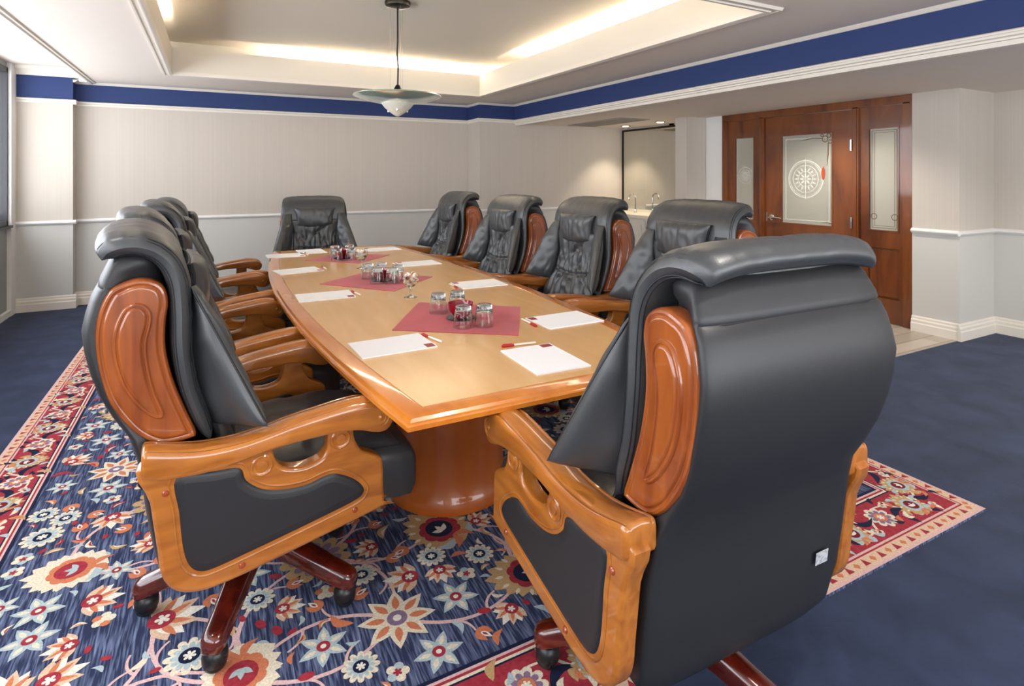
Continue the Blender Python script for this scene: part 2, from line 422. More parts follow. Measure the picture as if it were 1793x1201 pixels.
# unseen wall behind the camera, its window widened for fill light
m = MB(); m.box((-2, -2.65, 0), (-.6, -2.5, 2.6)); m.box((5.4, -2.65, 0), (6.5, -2.5, 2.6)); m.box((-.6, -2.65, 0), (5.4, -2.5, .7)); m.box((-.6, -2.65, 2.10), (5.4, -2.5, 2.6))
struct(m.build('wall_back', WALL, smooth=0))
wr = empty('window_2', (0, 0, 0)); struct(wr)
m = MB()
for x in (-.6, .9, 2.4, 3.9, 5.4): m.box((x - .03, -2.62, .7), (x + .03, -2.55, 2.10))
m.box((-.6, -2.62, .7), (5.4, -2.55, .75)); m.box((-.6, -2.62, 2.05), (5.4, -2.55, 2.10)); m.build('window_frame', FRAMED, wr, 0)
m = MB(); m.box((-.57, -2.59, .75), (5.37, -2.585, 2.05)); m.build('pane', PANE, wr, 0)
# right wall: entry, pier, wet bar alcove
def wall2(name, lst):
    m = MB()
    for a, b in lst:
        m.mi = 0; m.box((a[0], a[1], .905), (b[0], b[1], 2.16)); m.mi = 1; m.box((a[0], a[1], 0), (b[0], b[1], .905))
    return struct(m.build(name, [WALL, DADO], smooth=0))
wall2('wall_right', [((5.60, 2.516), (5.80, 2.886)), ((5.80, 2.516), (6.40, 2.70)), ((6.19, -2.5), (6.40, 2.516)), ((5.66, 5.08), (5.80, 5.36)),
                     ((5.30, 5.35), (5.82, 5.55)), ((5.80, 5.35), (5.95, 7.80))])
boxes('baseboard_left', TRIM, [((5.28, 5.33, 0), (5.32, 5.57, .14))])
boxes('wall_lobby', CAB, [((7.6, 2.2, 0), (7.7, 6.2, 2.6)), ((5.8, 6.1, 0), (7.7, 6.2, 2.6)), ((6.4, 2.1, 0), (7.7, 2.2, 2.6)), ((5.66, 2.2, 2.45), (7.7, 6.2, 2.6))])
boxes('floor_lobby', TILE, [((5.62, 2.7, -.1), (7.7, 6.2, .003))])
# ---- the entry: door with two sidelights, all in lacquered mahogany
DX = 5.655
def panelled(mb, y0, y1, z0, z1, rects, x0=DX - .005, th=.045):
    """slab with rectangular openings: built as rails and stiles round each rect (y0,y1,z0,z1)"""
    ys_ = sorted({y0, y1, *[r[0] for r in rects], *[r[1] for r in rects]}); zs = sorted({z0, z1, *[r[2] for r in rects], *[r[3] for r in rects]})
    for a, b in zip(ys_, ys_[1:]):
        for c, d in zip(zs, zs[1:]):
            my, mz = (a + b) / 2, (c + d) / 2
            if any(r[0] < my < r[1] and r[2] < mz < r[3] for r in rects): continue
            mb.box((x0, a, c), (x0 + th, b, d))
def bead(mb, y0, y1, z0, z1, x, wd=.014, th=.010):
    for s_ in ((y0, y0 + wd, z0, z1), (y1 - wd, y1, z0, z1), (y0 + wd, y1 - wd, z0, z0 + wd), (y0 + wd, y1 - wd, z1 - wd, z1)):
        mb.box((x - th, s_[0], s_[2]), (x + .012, s_[1], s_[3]))
def raised(mb, y0, y1, z0, z1, x):
    mb.loft([[(x + d, y0 + i, z0 + i), (x + d, y1 - i, z0 + i), (x + d, y1 - i, z1 - i), (x + d, y0 + i, z1 - i)][::-1] for i, d in ((0, .03), (0, .02), (.035, .008), (.035, .006))])
    bead(mb, y0, y1, z0, z1, x, .012, .004)
dr = empty('door_1', (DX, 3.98, 0)); struct(dr)
def dpart(mb, name, mt, par=None, smooth=0):
    o = mb.xf(Matrix.Translation((-DX, -3.98, 0))).build(name, mt, par or dr, smooth); return o
m = MB()   # outer casing and mullions
for y0, y1 in ((5.00, 5.075), (4.475, 4.535), (3.385, 3.445), (2.89, 2.975)): m.box((DX - .035, y0, 0), (DX + .10, y1, 2.07))
m.box((DX - .035, 2.89, 2.06), (DX + .10, 5.075, 2.138))
m.box((DX - .045, 3.40, 0), (DX - .02, 3.43, 2.06)); m.box((DX - .045, 4.49, 0), (DX - .02, 4.52, 2.06)); m.box((DX - .05, 2.89, 0), (DX - .03, 2.91, 2.138))
dpart(m, 'door_frame', DOORW)
leaf = MB(); gr = (3.66, 4.27, .862, 1.85); ph = [(3.63, 3.93, .20, .72), (4.00, 4.30, .20, .72)]
panelled(leaf, 3.45, 4.47, .01, 2.055, [gr] + ph); bead(leaf, *gr, DX)
for r_ in ph: raised(leaf, *r_, DX)
leaf_o = dpart(leaf, 'door_leaf', DOORW)
m = MB(); m.box((DX + .012, gr[0], gr[2]), (DX + .020, gr[1], gr[3])); dpart(m, 'glass_panel', FROST)
def etch_ring(mb, cy, cz, r, wd, n=48, x=DX + .0105):
    mb.loft([[(x + dx, cy + rr * math.cos(2 * math.pi * j / n), cz + rr * math.sin(2 * math.pi * j / n)) for j in range(n)] for rr, dx in ((r, .001), (r, 0), (r - wd, 0), (r - wd, .001))], True, False)
m = MB(); cy, cz = 3.98, 1.36
for r_, w_ in ((.205, .010), (.185, .004), (.15, .006), (.085, .006)): etch_ring(m, cy, cz, r_, w_)
for k in range(16):
    a = 2 * math.pi * k / 16
    q = [(.095, -.09), (.142, 0), (.095, .09), (.088, 0)]
    m.add([(DX + .0102, cy + r_ * math.cos(a + d), cz + r_ * math.sin(a + d)) for r_, d in q], [(0, 1, 2, 3)])
for k in range(8):
    a = 2 * math.pi * k / 8
    q = [(.01, 0), (.04, -.25), (.078, 0), (.04, .25)]
    m.add([(DX + .0102, cy + r_ * math.cos(a + d), cz + r_ * math.sin(a + d)) for r_, d in q], [(0, 1, 2, 3)])
bead(m, gr[0] + .05, gr[1] - .05, gr[2] + .05, gr[3] - .05, DX + .0115, .006, .0008)
m.box((DX + .0095, 3.978, 1.14), (DX + .0115, 3.982, 1.58))
dpart(m, 'etched_medallion', ETCH)
m = MB()   # dark scroll ornament in the upper right of the etched glass
for (cy_, cz_, r_) in ((3.755, 1.78, .035), (3.715, 1.815, .025), (3.70, 1.75, .022), (3.79, 1.82, .018)): etch_ring(m, cy_, cz_, r_, .008, 20, DX + .009)
m.tube([(DX + .009, 3.79, 1.79), (DX + .009, 3.90, 1.795), (DX + .009, 4.04, 1.77)], [.006, .005, .001], 6)
m.tube([(DX + .009, 3.72, 1.74), (DX + .009, 3.722, 1.62), (DX + .009, 3.735, 1.50)], [.006, .006, .002], 6)
m.tube([(DX + .009, 3.68, .90), (DX + .009, 3.74, .91), (DX + .009, 3.80, .90)], [.005, .003, .001], 6)
dpart(m, 'etched_scroll', ETCHD)
m = MB(); pts = [(0, .075), (.012, .055), (.019, .025), (.021, -.008), (.015, -.045), (.003, -.07)]  # small orange red leaf shape against the pane
m.loft([[(DX + .006 + .004 * (k == 0 or k == 5), 3.775 + s_ * r_, 1.42 + h) for s_, r_ in ((1, r_), (-1, r_))] + [(DX + .010, 3.775, 1.42 + h)] for k, (r_, h) in enumerate(pts)])
o = dpart(m, 'orange_leaf_shape', ORANGE); o['label'] = 'orange red leaf shape on the etched glass'
for (g0, g1, z0, z1, s0, s1) in ((3.02, 3.31, .865, 1.862, 2.975, 3.385), (4.62, 4.91, .865, 1.86, 4.535, 5.00)):
    m = MB(); pr = (g0 - .01, g1 + .01, .22, .72)
    panelled(m, s0, s1, .01, 2.06, [(g0, g1, z0, z1), pr]); bead(m, g0, g1, z0, z1, DX); raised(m, *pr, DX)
    so = dpart(m, 'sidelight', DOORW)
    m = MB(); m.box((DX + .012, g0, z0), (DX + .020, g1, z1)); dpart(m, 'glass_panel', FROST)
    m = MB(); bead(m, g0 + .03, g1 - .03, z0 + .03, z1 - .03, DX + .0115, .004, .0008)
    if g0 < 4:
        bead(m, g0 + .05, g1 - .05, z0 + .05, z1 - .05, DX + .0115, .003, .0008)
        for yy in (g0 + .05, g1 - .05): etch_ring(m, yy, z0 + .14, .03, .006, 20)
    else:
        etch_ring(m, (g0 + g1) / 2, 1.40, .10, .006)
        etch_ring(m, (g0 + g1) / 2, 1.40, .07, .003)
        for k in range(8):
            a = 2 * math.pi * k / 8
            m.add([(DX + .0102, (g0 + g1) / 2 + r_ * math.cos(a + d), 1.40 + r_ * math.sin(a + d)) for r_, d in ((.01, 0), (.035, -.25), (.065, 0), (.035, .25))], [(0, 1, 2, 3)])
    dpart(m, 'etching', ETCH if g0 > 4 else ETCHD)
# lever handle and hinges
m = MB(); m.lathe([(.036, 0), (.036, -.006), (.022, -.012), (.012, -.014), (.012, -.045), (.010, -.05)], (DX - .005, 4.385, .925), 20, 'x')
m.tube([(DX - .05, 4.39, .925), (DX - .056, 4.36, .925), (DX - .055, 4.31, .930), (DX - .052, 4.255, .925), (DX - .05, 4.235, .922)], [.013, .013, .011, .010, .008], 10)
o = dpart(m, 'door_handle', CHROME, smooth=40); o['label'] = 'chrome lever handle'
for zz in (.93, 1.70):
    m = MB(); m.box((DX - .048, 3.448, zz - .05), (DX - .003, 3.462, zz + .05)); m.lathe([(.007, -.055), (.007, .055)], (DX - .05, 3.449, zz), 10); dpart(m, 'hinge', CHROME)
m = MB(); m.box((DX - .008, 4.445, .88), (DX + .0, 4.468, .98)); dpart(m, 'strike_plate', CHROME)
boxes('trim_9', TRIMW, [((5.63, 5.08, 0), (5.66, 5.345, 2.14))])
# ---- wet bar: cabinet, counter, mirror, tap
t = empty('bar_cabinet', (5.52, 6.4, 0)); tag(t, 'cream base cabinet of the wet bar under the mirror', 'cabinet')
m = MB(); m.box((-.20, -.82, 0), (.26, .82, .80)); m.build('cabinet_body', CAB, t, 0)
for k in range(3):
    m = MB(); y0 = -.80 + k * .54; m.box((-.22, y0, .10), (-.20, y0 + .52, .78)); d = m.build('door', CAB, t, 0)
    m = MB(); m.tube([(-.235, y0 + .06, .60), (-.235, y0 + .06, .72)], .006, 8); m.build('handle', STEEL, d)
m = MB(); m.box((5.29, 5.56, .80), (5.795, 7.24, .84)); m.box((5.775, 5.56, .84), (5.795, 7.24, .88)); tag(m.build('bar_counter', SILL, smooth=0), 'pale stone counter of the wet bar under the mirror', 'counter')
t = empty('wall_mirror', (5.795, 6.4, .88)); tag(t, 'large frameless mirror on the wall above the wet bar counter', 'mirror')
m = MB(); m.box((-.008, -.83, 0), (0, .83, 1.22)); m.build('mirror_glass', MIRROR, t, 0)
m = MB(); m.box((-.014, .80, 0), (-.001, .835, 1.235)); m.box((-.014, -.83, 1.205), (-.001, .80, 1.235)); m.build('mirror_edge', DARKMETAL, t, 0)
t = empty('bar_tap', (5.62, 6.72, .84)); tag(t, 'chrome gooseneck tap standing on the wet bar counter', 'tap')
m = MB(); m.lathe([(.028, 0), (.028, .012), (.014, .02), (.012, .05)], (0, 0, 0), 16); m.build('tap_base', CHROME, t)
m = MB(); m.tube([(0, 0, .04), (0, 0, .22)] + [(-.06 + .06 * math.cos(a), 0, .22 + .06 * math.sin(a)) for a in [R(x) for x in range(20, 181, 20)]] + [(-.12, 0, .19)], .009, 10); m.build('spout', CHROME, t)
m = MB(); m.tube([(.0, -.012, .05), (0, -.06, .075)], [.006, .005], 8); m.build('tap_lever', CHROME, t)
# ceiling fittings
for k, (x, y, lb) in enumerate(((5.50, 6.80, 'recessed downlight above the wet bar beside the far wall'), (5.50, 6.05, 'recessed downlight above the wet bar nearer the pier'))):
    t = empty('downlight', (x, y, 2.14)); tag(t, lb, 'ceiling light', 'wet bar downlights')
    m = MB(); m.lathe([(.075, 0), (.075, -.004), (.06, -.008), (.052, -.006), (.050, 0)], (0, 0, 0), 28); m.build('trim_ring', STEEL, t)
    m = MB(); m.lathe([(.048, -.003), (.046, -.0075)], (0, 0, 0), 24); m.build('lamp', GLOW, t)
t = empty('ceiling_vent', (4.86, 6.42, 2.14)); tag(t, 'grey slatted air vent in the low ceiling near the wet bar', 'vent')
m = MB(); 
for b in [((-.24, -.62, -.012), (-.20, .62, 0)), ((.20, -.62, -.012), (.24, .62, 0)), ((-.2, -.62, -.012), (.2, -.58, 0)), ((-.2, .58, -.012), (.2, .62, 0))]: m.box(*b)
m.build('frame', VENT, t, 0)
m = MB()
for k in range(9): m.box((-.19 + k * .044, -.58, -.010), (-.165 + k * .044, .58, -.002))
m.build('slats', VENT, t, 0)

# ------------------------------------------------------------------ pendant lamp
t = empty('pendant_lamp', (1.31, 4.45, 2.78)); tag(t, 'round glass dish pendant lamp on a steel stem over the table', 'lamp')
m = MB(); m.lathe([(.0, 0), (.10, 0), (.102, -.012), (.095, -.035), (.07, -.042), (.02, -.045), (0, -.045)], (0, 0, 0), 32); m.build('canopy', DARKMETAL, t)
m = MB(); m.tube([(0, 0, -.04), (0, 0, -.30), (-.004, 0, -.42), (.004, 0, -.52), (0, 0, -.68)], .007, 8); m.build('stem', DARKMETAL, t)
for k in range(3):
    a = 2 * math.pi * k / 3 + .6
    m = MB(); m.tube([(.06 * math.cos(a), .06 * math.sin(a), -.03), (.06 * math.cos(a), .06 * math.sin(a), -.76)], .0012, 5); m.build('suspension_wire', STEEL, t)
m = MB(); m.lathe([(0, -.66), (.014, -.66), (.03, -.69), (.036, -.73), (.04, -.755), (0, -.76)], (0, 0, 0), 24); m.build('lamp_holder', DARKMETAL, t)
m = MB(); pr = [(.05, -.768), (.15, -.766), (.25, -.758), (.325, -.748), (.343, -.744), (.345, -.751), (.33, -.760), (.25, -.785), (.15, -.806), (.05, -.812)]
m.lathe(pr, (0, 0, 0), 56); m.build('glass_dish', PGLASS, t, 50)
m = MB(); m.lathe([(.045, -.79), (.125, -.80), (.128, -.81), (.10, -.845), (.065, -.875), (.03, -.90), (.008, -.912), (0, -.913)], (0, 0, 0), 32); m.build('lamp_bowl', FGLASS, t, 50)
for k in range(3):
    a = 2 * math.pi * k / 3 + .2
    m = MB(); m.lathe([(0, -.012), (.006, -.010), (.009, 0), (.006, .010), (0, .012)], (.085 * math.cos(a), .085 * math.sin(a), -.865), 10); m.build('clip', CHROME, t)

# ------------------------------------------------------------------ rug
RX0, RX1, RY0, RY1 = -.93, 2.86, 1.19, 5.90
RC = dict(navy=(42, 48, 76), pink=(220, 182, 178), tan=(196, 160, 112), cream=(228, 216, 192), ltb=(176, 192, 196), red=(160, 52, 64), oran=(208, 124, 88),
          dnavy=(26, 32, 60), mar=(120, 30, 40), white=(236, 228, 214), peach=(222, 188, 160), mauve=(138, 112, 140))
rmats = []; RI = {}
for k_, c_ in RC.items():
    mm = mat('rug_' + k_, c_, .95, spec=.05, sheen=.05)
    if k_ == 'navy': noise_col(mm, (120, 132, 164), (130, 9, 1), 3, .44, .74, .3)
    elif k_ == 'red': noise_col(mm, (142, 40, 52), (60, 60, 1), 3, .4, .65)
    else: noise_col(mm, tuple(int(v * .86) for v in c_), (160, 160, 1), 2, .35, .7)
    RI[k_] = len(rmats); rmats.append(mm)
rug = MB(); rug.mi = RI['navy']; rug.box((RX0, RY0, .0), (RX1, RY1, .008))
CNT = [0]
CLIP = [None]
def poly(col, pts, lay):
    if CLIP[0]:
        x0, x1, y0, y1 = CLIP[0]
        pts = [(min(max(p[0], x0), x1), min(max(p[1], y0), y1)) for p in pts]
    A = sum(pts[i][0] * pts[(i + 1) % len(pts)][1] - pts[(i + 1) % len(pts)][0] * pts[i][1] for i in range(len(pts)))
    if A < 0: pts = pts[::-1]
    rug.mi = RI[col]; tri = tessellate_polygon([[Vector((x, y, 0)) for x, y in pts]]) if len(pts) > 4 else [tuple(range(len(pts)))]
    fs = []
    for f in tri:
        f = list(f)
        if len(f) == 3:
            ar = (pts[f[1]][0] - pts[f[0]][0]) * (pts[f[2]][1] - pts[f[0]][1]) - (pts[f[1]][1] - pts[f[0]][1]) * (pts[f[2]][0] - pts[f[0]][0])
            if abs(ar) < 1e-9: continue
            if ar < 0: f.reverse()
        fs.append(f)
    CNT[0] += 1
    rug.add([(x, y, .0083 + lay * .00022 + (CNT[0] % 37) * .000005) for x, y in pts], fs)
def tr2(pts, c, a, s):
    ca, sa = math.cos(a) * s, math.sin(a) * s
    return [(c[0] + x * ca - y * sa, c[1] + x * sa + y * ca) for x, y in pts]
def petals(n, r0, r1, k=6, ph=0):
    out = []
    for i in range(n * k):
        a = 2 * math.pi * i / (n * k)
        out.append(((r0 + (r1 - r0) * abs(math.sin(a * n / 2 + ph)) ** .6) * math.cos(a), (r0 + (r1 - r0) * abs(math.sin(a * n / 2 + ph)) ** .6) * math.sin(a)))
    return out
def circ(r, n=14, e=1): return [(r * math.cos(2 * math.pi * i / n), e * r * math.sin(2 * math.pi * i / n)) for i in range(n)]
def leafp(l, w_, bend=.0, n=7):
    up = []; dn = []
    for i in range(n + 1):
        t_ = i / n; x = t_ * l; y = bend * math.sin(math.pi * t_) * l; ww = w_ * math.sin(math.pi * t_ ** .8)
        up.append((x, y + ww)); dn.append((x, y - ww))
    return up + dn[::-1][1:-1]
def rosette(c, s, a=0, cols=('cream', 'oran', 'dnavy', 'white'), n=10, L=4):
    poly(cols[0], tr2(petals(n, .72, 1), c, a, s), L); poly(cols[1], tr2(petals(n, .46, .74), c, a, s), L + 1)
    poly(cols[2], tr2(circ(.42), c, a, s), L + 2); poly(cols[3], tr2(petals(6, .10, .26), c, a, s), L + 3)
def star(c, s, a=0, cols=('cream', 'oran', 'mauve'), n=8, L=4):
    for k in range(n): poly(cols[0], tr2(leafp(1, .23), c, a + 2 * math.pi * k / n, s), L)
    for k in range(n): poly(cols[1], tr2([(x + .3, y) for x, y in leafp(.5, .10)], c, a + 2 * math.pi * k / n, s), L + 1)
    poly(cols[2], tr2(circ(.26), c, a, s), L + 2); poly('white', tr2(circ(.11), c, a, s), L + 3)
def palmette(c, s, a=0, cols=('tan', 'red', 'dnavy', 'white'), L=4):
    fan = []
    for i in range(49):
        th = math.pi * (-.72 + 1.44 * i / 48); r = (1 + .10 * math.cos(i * math.pi / 2)) * (1.0 - .22 * abs(math.sin(th)))
        fan.append((r * math.cos(th) - .1, r * math.sin(th) * .95))
    fan.append((-.95, .0))
    poly(cols[0], tr2(fan, c, a, s), L)
    for k in range(9):
        th = math.pi * (-.6 + 1.2 * k / 8); poly('cream', tr2(tr2(leafp(.22, .05), (.62 * math.cos(th) - .1, .58 * math.sin(th)), th, 1), c, a, s), L + 1)
    poly(cols[1], tr2(tr2(petals(9, .48, .54), (-.12, 0), 0, 1), c, a, s), L + 1)
    poly(cols[2], tr2(tr2(circ(.36, 16, .95), (-.10, 0), 0, 1), c, a, s), L + 2)
    for th in (-.9, 0, .9): poly(cols[3], tr2(tr2(leafp(.30, .07), (-.25, 0), th, 1), c, a, s), L + 3)
    for th in (2.5, -2.5): poly('oran', tr2(tr2(leafp(.55, .10, .2), (-.55, 0), th, 1), c, a, s), L + 1)
    for sg in (1, -1): poly('ltb', tr2(tr2(leafp(.55, .12, .25 * sg), (-.7, .1 * sg), sg * 1.3, 1), c, a, s), L)
def lotus(c, s, a=0, cols=('white', 'oran', 'red'), L=4):
    for k, th in enumerate((-1.25, -.85, -.42, 0, .42, .85, 1.25)):
        poly(cols[0] if k % 2 else 'peach', tr2(leafp(1.0 - .08 * abs(k - 3), .20, 0), c, a + th, s), L)
    for th in (-1.0, -.4, .4, 1.0): poly(cols[1], tr2([(x + .2, y) for x, y in leafp(.55, .08)], c, a + th, s), L + 1)
    poly(cols[2], tr2(tr2(circ(.28), (.1, 0), 0, 1), c, a, s), L + 2); poly('white', tr2(tr2(petals(5, .06, .16), (.12, 0), 0, 1), c, a, s), L + 3)
def flower5(c, s, a=0, c1='ltb', c2='red', L=5):
    for k in range(5): poly(c1 if k % 2 else 'cream', tr2(tr2(circ(.36, 9), (.5, 0), 0, 1), c, a + 2 * math.pi * k / 5, s), L)
    poly(c2, tr2(petals(5, .15, .34), c, a, s), L + 1)
def tulip(c, s, a=0, L=5):
    for th in (-.5, .5): poly('oran', tr2(leafp(1, .24, .1 if th > 0 else -.1), c, a + th * .7, s), L)
    poly('white', tr2([(x + .3, y) for x, y in leafp(.75, .16)], c, a, s), L + 1); poly('red', tr2([(x + .4, y) for x, y in leafp(.4, .07)], c, a, s), L + 2)
def stem(p0, p1, p2, w_=.0075, col='pink', L=1):
    n = 12; up = []; dn = []
    for i in range(n + 1):
        t_ = i / n; x = (1 - t_) ** 2 * p0[0] + 2 * t_ * (1 - t_) * p1[0] + t_ * t_ * p2[0]; y = (1 - t_) ** 2 * p0[1] + 2 * t_ * (1 - t_) * p1[1] + t_ * t_ * p2[1]
        dx = 2 * (1 - t_) * (p1[0] - p0[0]) + 2 * t_ * (p2[0] - p1[0]); dy = 2 * (1 - t_) * (p1[1] - p0[1]) + 2 * t_ * (p2[1] - p1[1]); l = math.hypot(dx, dy) or 1
        ww = w_ * (1 - .35 * t_); up.append((x - dy / l * ww, y + dx / l * ww)); dn.append((x + dy / l * ww, y - dx / l * ww))
    for i in range(n): poly(col, [up[i], up[i + 1], dn[i + 1], dn[i]], L)
def rleaf(c, s, a, two=True, c1=None, L=3):
    c1 = c1 or random.choice(['tan', 'oran', 'cream', 'red', 'tan']); b_ = random.choice([-.22, .22])
    poly(c1, tr2(leafp(1, .17, b_), c, a, s), L)
    if two: poly(random.choice(['red', 'cream', 'oran']), tr2([(x + .15, y) for x, y in leafp(.65, .06, b_)], c, a, s), L + 1)
# field
FX0, FX1, FY0, FY1 = RX0 + .265, RX1 - .265, RY0 + .31, RY1 - .31
CLIP[0] = (FX0, FX1, FY0, FY1)
placed = []
def free(x, y, r): return all((x - a) ** 2 + (y - b) ** 2 > (r * .92 + c * .92) ** 2 for a, b, c in placed)
rnd = random.Random(11)
sx_, sy_ = .47, .55; nodes = []
row = 0; y = FY0 + .25
while y < FY1:
    x = FX0 + (.24 if row % 2 == 0 else .50)
    while x < FX1 - .05:
        nodes.append((x + rnd.uniform(-.03, .03), y + rnd.uniform(-.04, .04), row)); x += sx_
    y += sy_ / 1.45; row += 1
for i, (x, y, rw) in enumerate(nodes):
    k = (i * 5 + rw * 3) % 6; a = [math.pi / 2, -math.pi / 2, .3, math.pi - .3, 2.2, -1.0][(i + rw) % 6] + rnd.uniform(-.3, .3)
    s = .122 * rnd.uniform(.92, 1.12)
    if k in (0, 3): palmette((x, y), s * 1.12, a, ('tan', 'red', 'dnavy', 'white'))
    elif k == 1: rosette((x, y), s * .95, a, ('tan', 'mauve', 'dnavy', 'oran'), 11)
    elif k == 2: lotus((x, y), s * 1.1, a)
    elif k == 4: star((x, y), s * .95, a)
    else: palmette((x, y), s, a, ('cream', 'oran', 'red', 'ltb'))
    placed.append((x, y, s * .95))
# curling stems between the big blossoms, with buds and leaves along them
for i, (x, y, rw) in enumerate(nodes):
    nb = sorted(nodes, key=lambda q: (q[0] - x) ** 2 + (q[1] - y) ** 2)[1:4]
    for j, (x2, y2, _) in enumerate(nb):
        if (x2, y2) < (x, y) and j > 0: continue
        mx_, my_ = (x + x2) / 2, (y + y2) / 2; dx, dy = x2 - x, y2 - y; sg = 1 if (i + j) % 2 else -1
        cx_, cy_ = mx_ - dy * .45 * sg, my_ + dx * .45 * sg
        stem((x, y), (cx_, cy_), (x2, y2))
        for t_ in (.33, .6):
            px = (1 - t_) ** 2 * x + 2 * t_ * (1 - t_) * cx_ + t_ * t_ * x2; py = (1 - t_) ** 2 * y + 2 * t_ * (1 - t_) * cy_ + t_ * t_ * y2
            a0 = math.atan2(dy, dx) + sg * (.9 if t_ < .5 else -.9); e_ = (px + .085 * math.cos(a0), py + .085 * math.sin(a0))
            stem((px, py), (px + .05 * math.cos(a0 + .6), py + .05 * math.sin(a0 + .6)), e_, .005)
            if free(e_[0], e_[1], .035):
                placed.append((e_[0], e_[1], .035)); rnd.choice([tulip, tulip, lambda c, s_, a: rleaf(c, s_ * 1.2, a)])(e_, .055, a0)
tries = 0
while tries < 14000:
    tries += 1; r_ = .070 if tries < 1200 else .054 if tries < 3200 else .040 if tries < 6000 else .029 if tries < 9500 else .020
    x, y = rnd.uniform(FX0 + r_, FX1 - r_), rnd.uniform(FY0 + r_, FY1 - r_)
    if not free(x, y, r_): continue
    placed.append((x, y, r_)); a = rnd.uniform(0, 6.28)
    if r_ > .05: rnd.choice([lambda: rosette((x, y), r_, a, ('cream', 'ltb', 'dnavy', 'white'), 12), lambda: star((x, y), r_ * 1.1, a, ('ltb', 'cream', 'red'), 6), lambda: lotus((x - .5 * r_ * math.cos(a), y - .5 * r_ * math.sin(a)), r_ * 1.5, a)])()
    elif r_ > .033: rnd.choice([lambda: flower5((x, y), r_, a), lambda: tulip((x - .5 * r_ * math.cos(a), y - .5 * r_ * math.sin(a)), r_ * 1.5, a), lambda: flower5((x, y), r_, a, 'oran', 'cream'), lambda: rleaf((x - r_ * math.cos(a), y - r_ * math.sin(a)), r_ * 2.3, a)])()
    else: rnd.choice([lambda: rleaf((x - r_ * math.cos(a), y - r_ * math.sin(a)), r_ * 2.3, a), lambda: poly('red', tr2(circ(.8, 8, .6), (x, y), a, r_), 4), lambda: rleaf((x - r_ * math.cos(a), y - r_ * math.sin(a)), r_ * 2.2, a, False, 'ltb')])()
CLIP[0] = None
# border bands
def band(d0, d1, col, L):
    X0, X1, Y0, Y1 = RX0 + d0, RX1 - d0, RY0 + d0 * 1.16, RY1 - d0 * 1.16; e0 = d1 - d0; e1 = e0 * 1.16
    for p in ([(X0, Y0), (X1, Y0), (X1, Y0 + e1), (X0, Y0 + e1)], [(X0, Y1 - e1), (X1, Y1 - e1), (X1, Y1), (X0, Y1)], [(X0, Y0 + e1), (X0 + e0, Y0 + e1), (X0 + e0, Y1 - e1), (X0, Y1 - e1)], [(X1 - e0, Y0 + e1), (X1, Y0 + e1), (X1, Y1 - e1), (X1 - e0, Y1 - e1)]): poly(col, p, L)
band(0, .012, 'pink', 6); band(.012, .052, 'peach', 6); band(.052, .058, 'red', 6); band(.058, .066, 'pink', 6); band(.066, .225, 'red', 6)
band(.225, .231, 'dnavy', 6); band(.231, .239, 'cream', 6); band(.239, .247, 'red', 6); band(.247, .255, 'pink', 6); band(.255, .266, 'dnavy', 6)
def along(d, step):
    """points running round the border at inset d: (x, y, direction)"""
    X0, X1, Y0, Y1 = RX0 + d, RX1 - d, RY0 + d * 1.16, RY1 - d * 1.16; out = []
    for (a, b, ang) in (((X0, Y0), (X1, Y0), 0), ((X1, Y0), (X1, Y1), math.pi / 2), ((X1, Y1), (X0, Y1), math.pi), ((X0, Y1), (X0, Y0), -math.pi / 2)):
        L_ = math.hypot(b[0] - a[0], b[1] - a[1]); n = int(L_ / step)
        for i in range(n): t_ = (i + .5) / n; out.append((a[0] + (b[0] - a[0]) * t_, a[1] + (b[1] - a[1]) * t_, ang, i))
    return out
for x, y, a, i in along(.032, .048): poly('red' if i % 2 else 'oran', tr2([(-.45, -.4), (.45, -.4), (0, .5)] if i % 2 else [(-.4, 0), (0, -.4), (.4, 0), (0, .4)], (x, y), a, .036), 7)
for x, y, a, i in along(.145, .205):
    if i % 2 == 0: palmette((x, y), .082, a + math.pi / 2, ('tan', 'ltb', 'mar', 'white'), 8)
    else: rosette((x, y), .062, a, ('cream', 'mauve', 'oran', 'white'), 9, 8)
bd = along(.145, .205)
for x, y, a, i in bd:
    ca, sa = math.cos(a), math.sin(a); P = lambda u, v: (x + u * ca - v * sa, y + u * sa + v * ca); sg = 1 if i % 2 else -1
    stem(P(-.10, -.05 * sg), P(-.02, .085 * sg), P(.10, .04 * sg), .0055, 'cream', 7)
    poly('dnavy', tr2(leafp(.13, .016, .3 * sg), P(.05, -.055 * sg), a + .3 * sg, 1), 8)
    poly('tan', tr2(leafp(.075, .014, .2), P(-.075, .055 * sg), a + 1.0, 1), 8)
    flower5(P(.09, .045 * sg), .021, a, 'ltb', 'oran', 9); flower5(P(-.10, -.055 * sg), .019, a, 'oran', 'dnavy', 9)
    for k in range(9):
        u, v = rnd.uniform(-.1, .1), rnd.choice([-1, 1]) * rnd.uniform(.045, .07); poly(rnd.choice(['cream', 'oran', 'dnavy', 'ltb']), tr2(leafp(.046, .010, .2), P(u, v), rnd.uniform(0, 6), 1), 9)
tag(rug.build('area_rug', rmats, smooth=0), 'large floral patterned rug with crimson border under the table', 'rug')

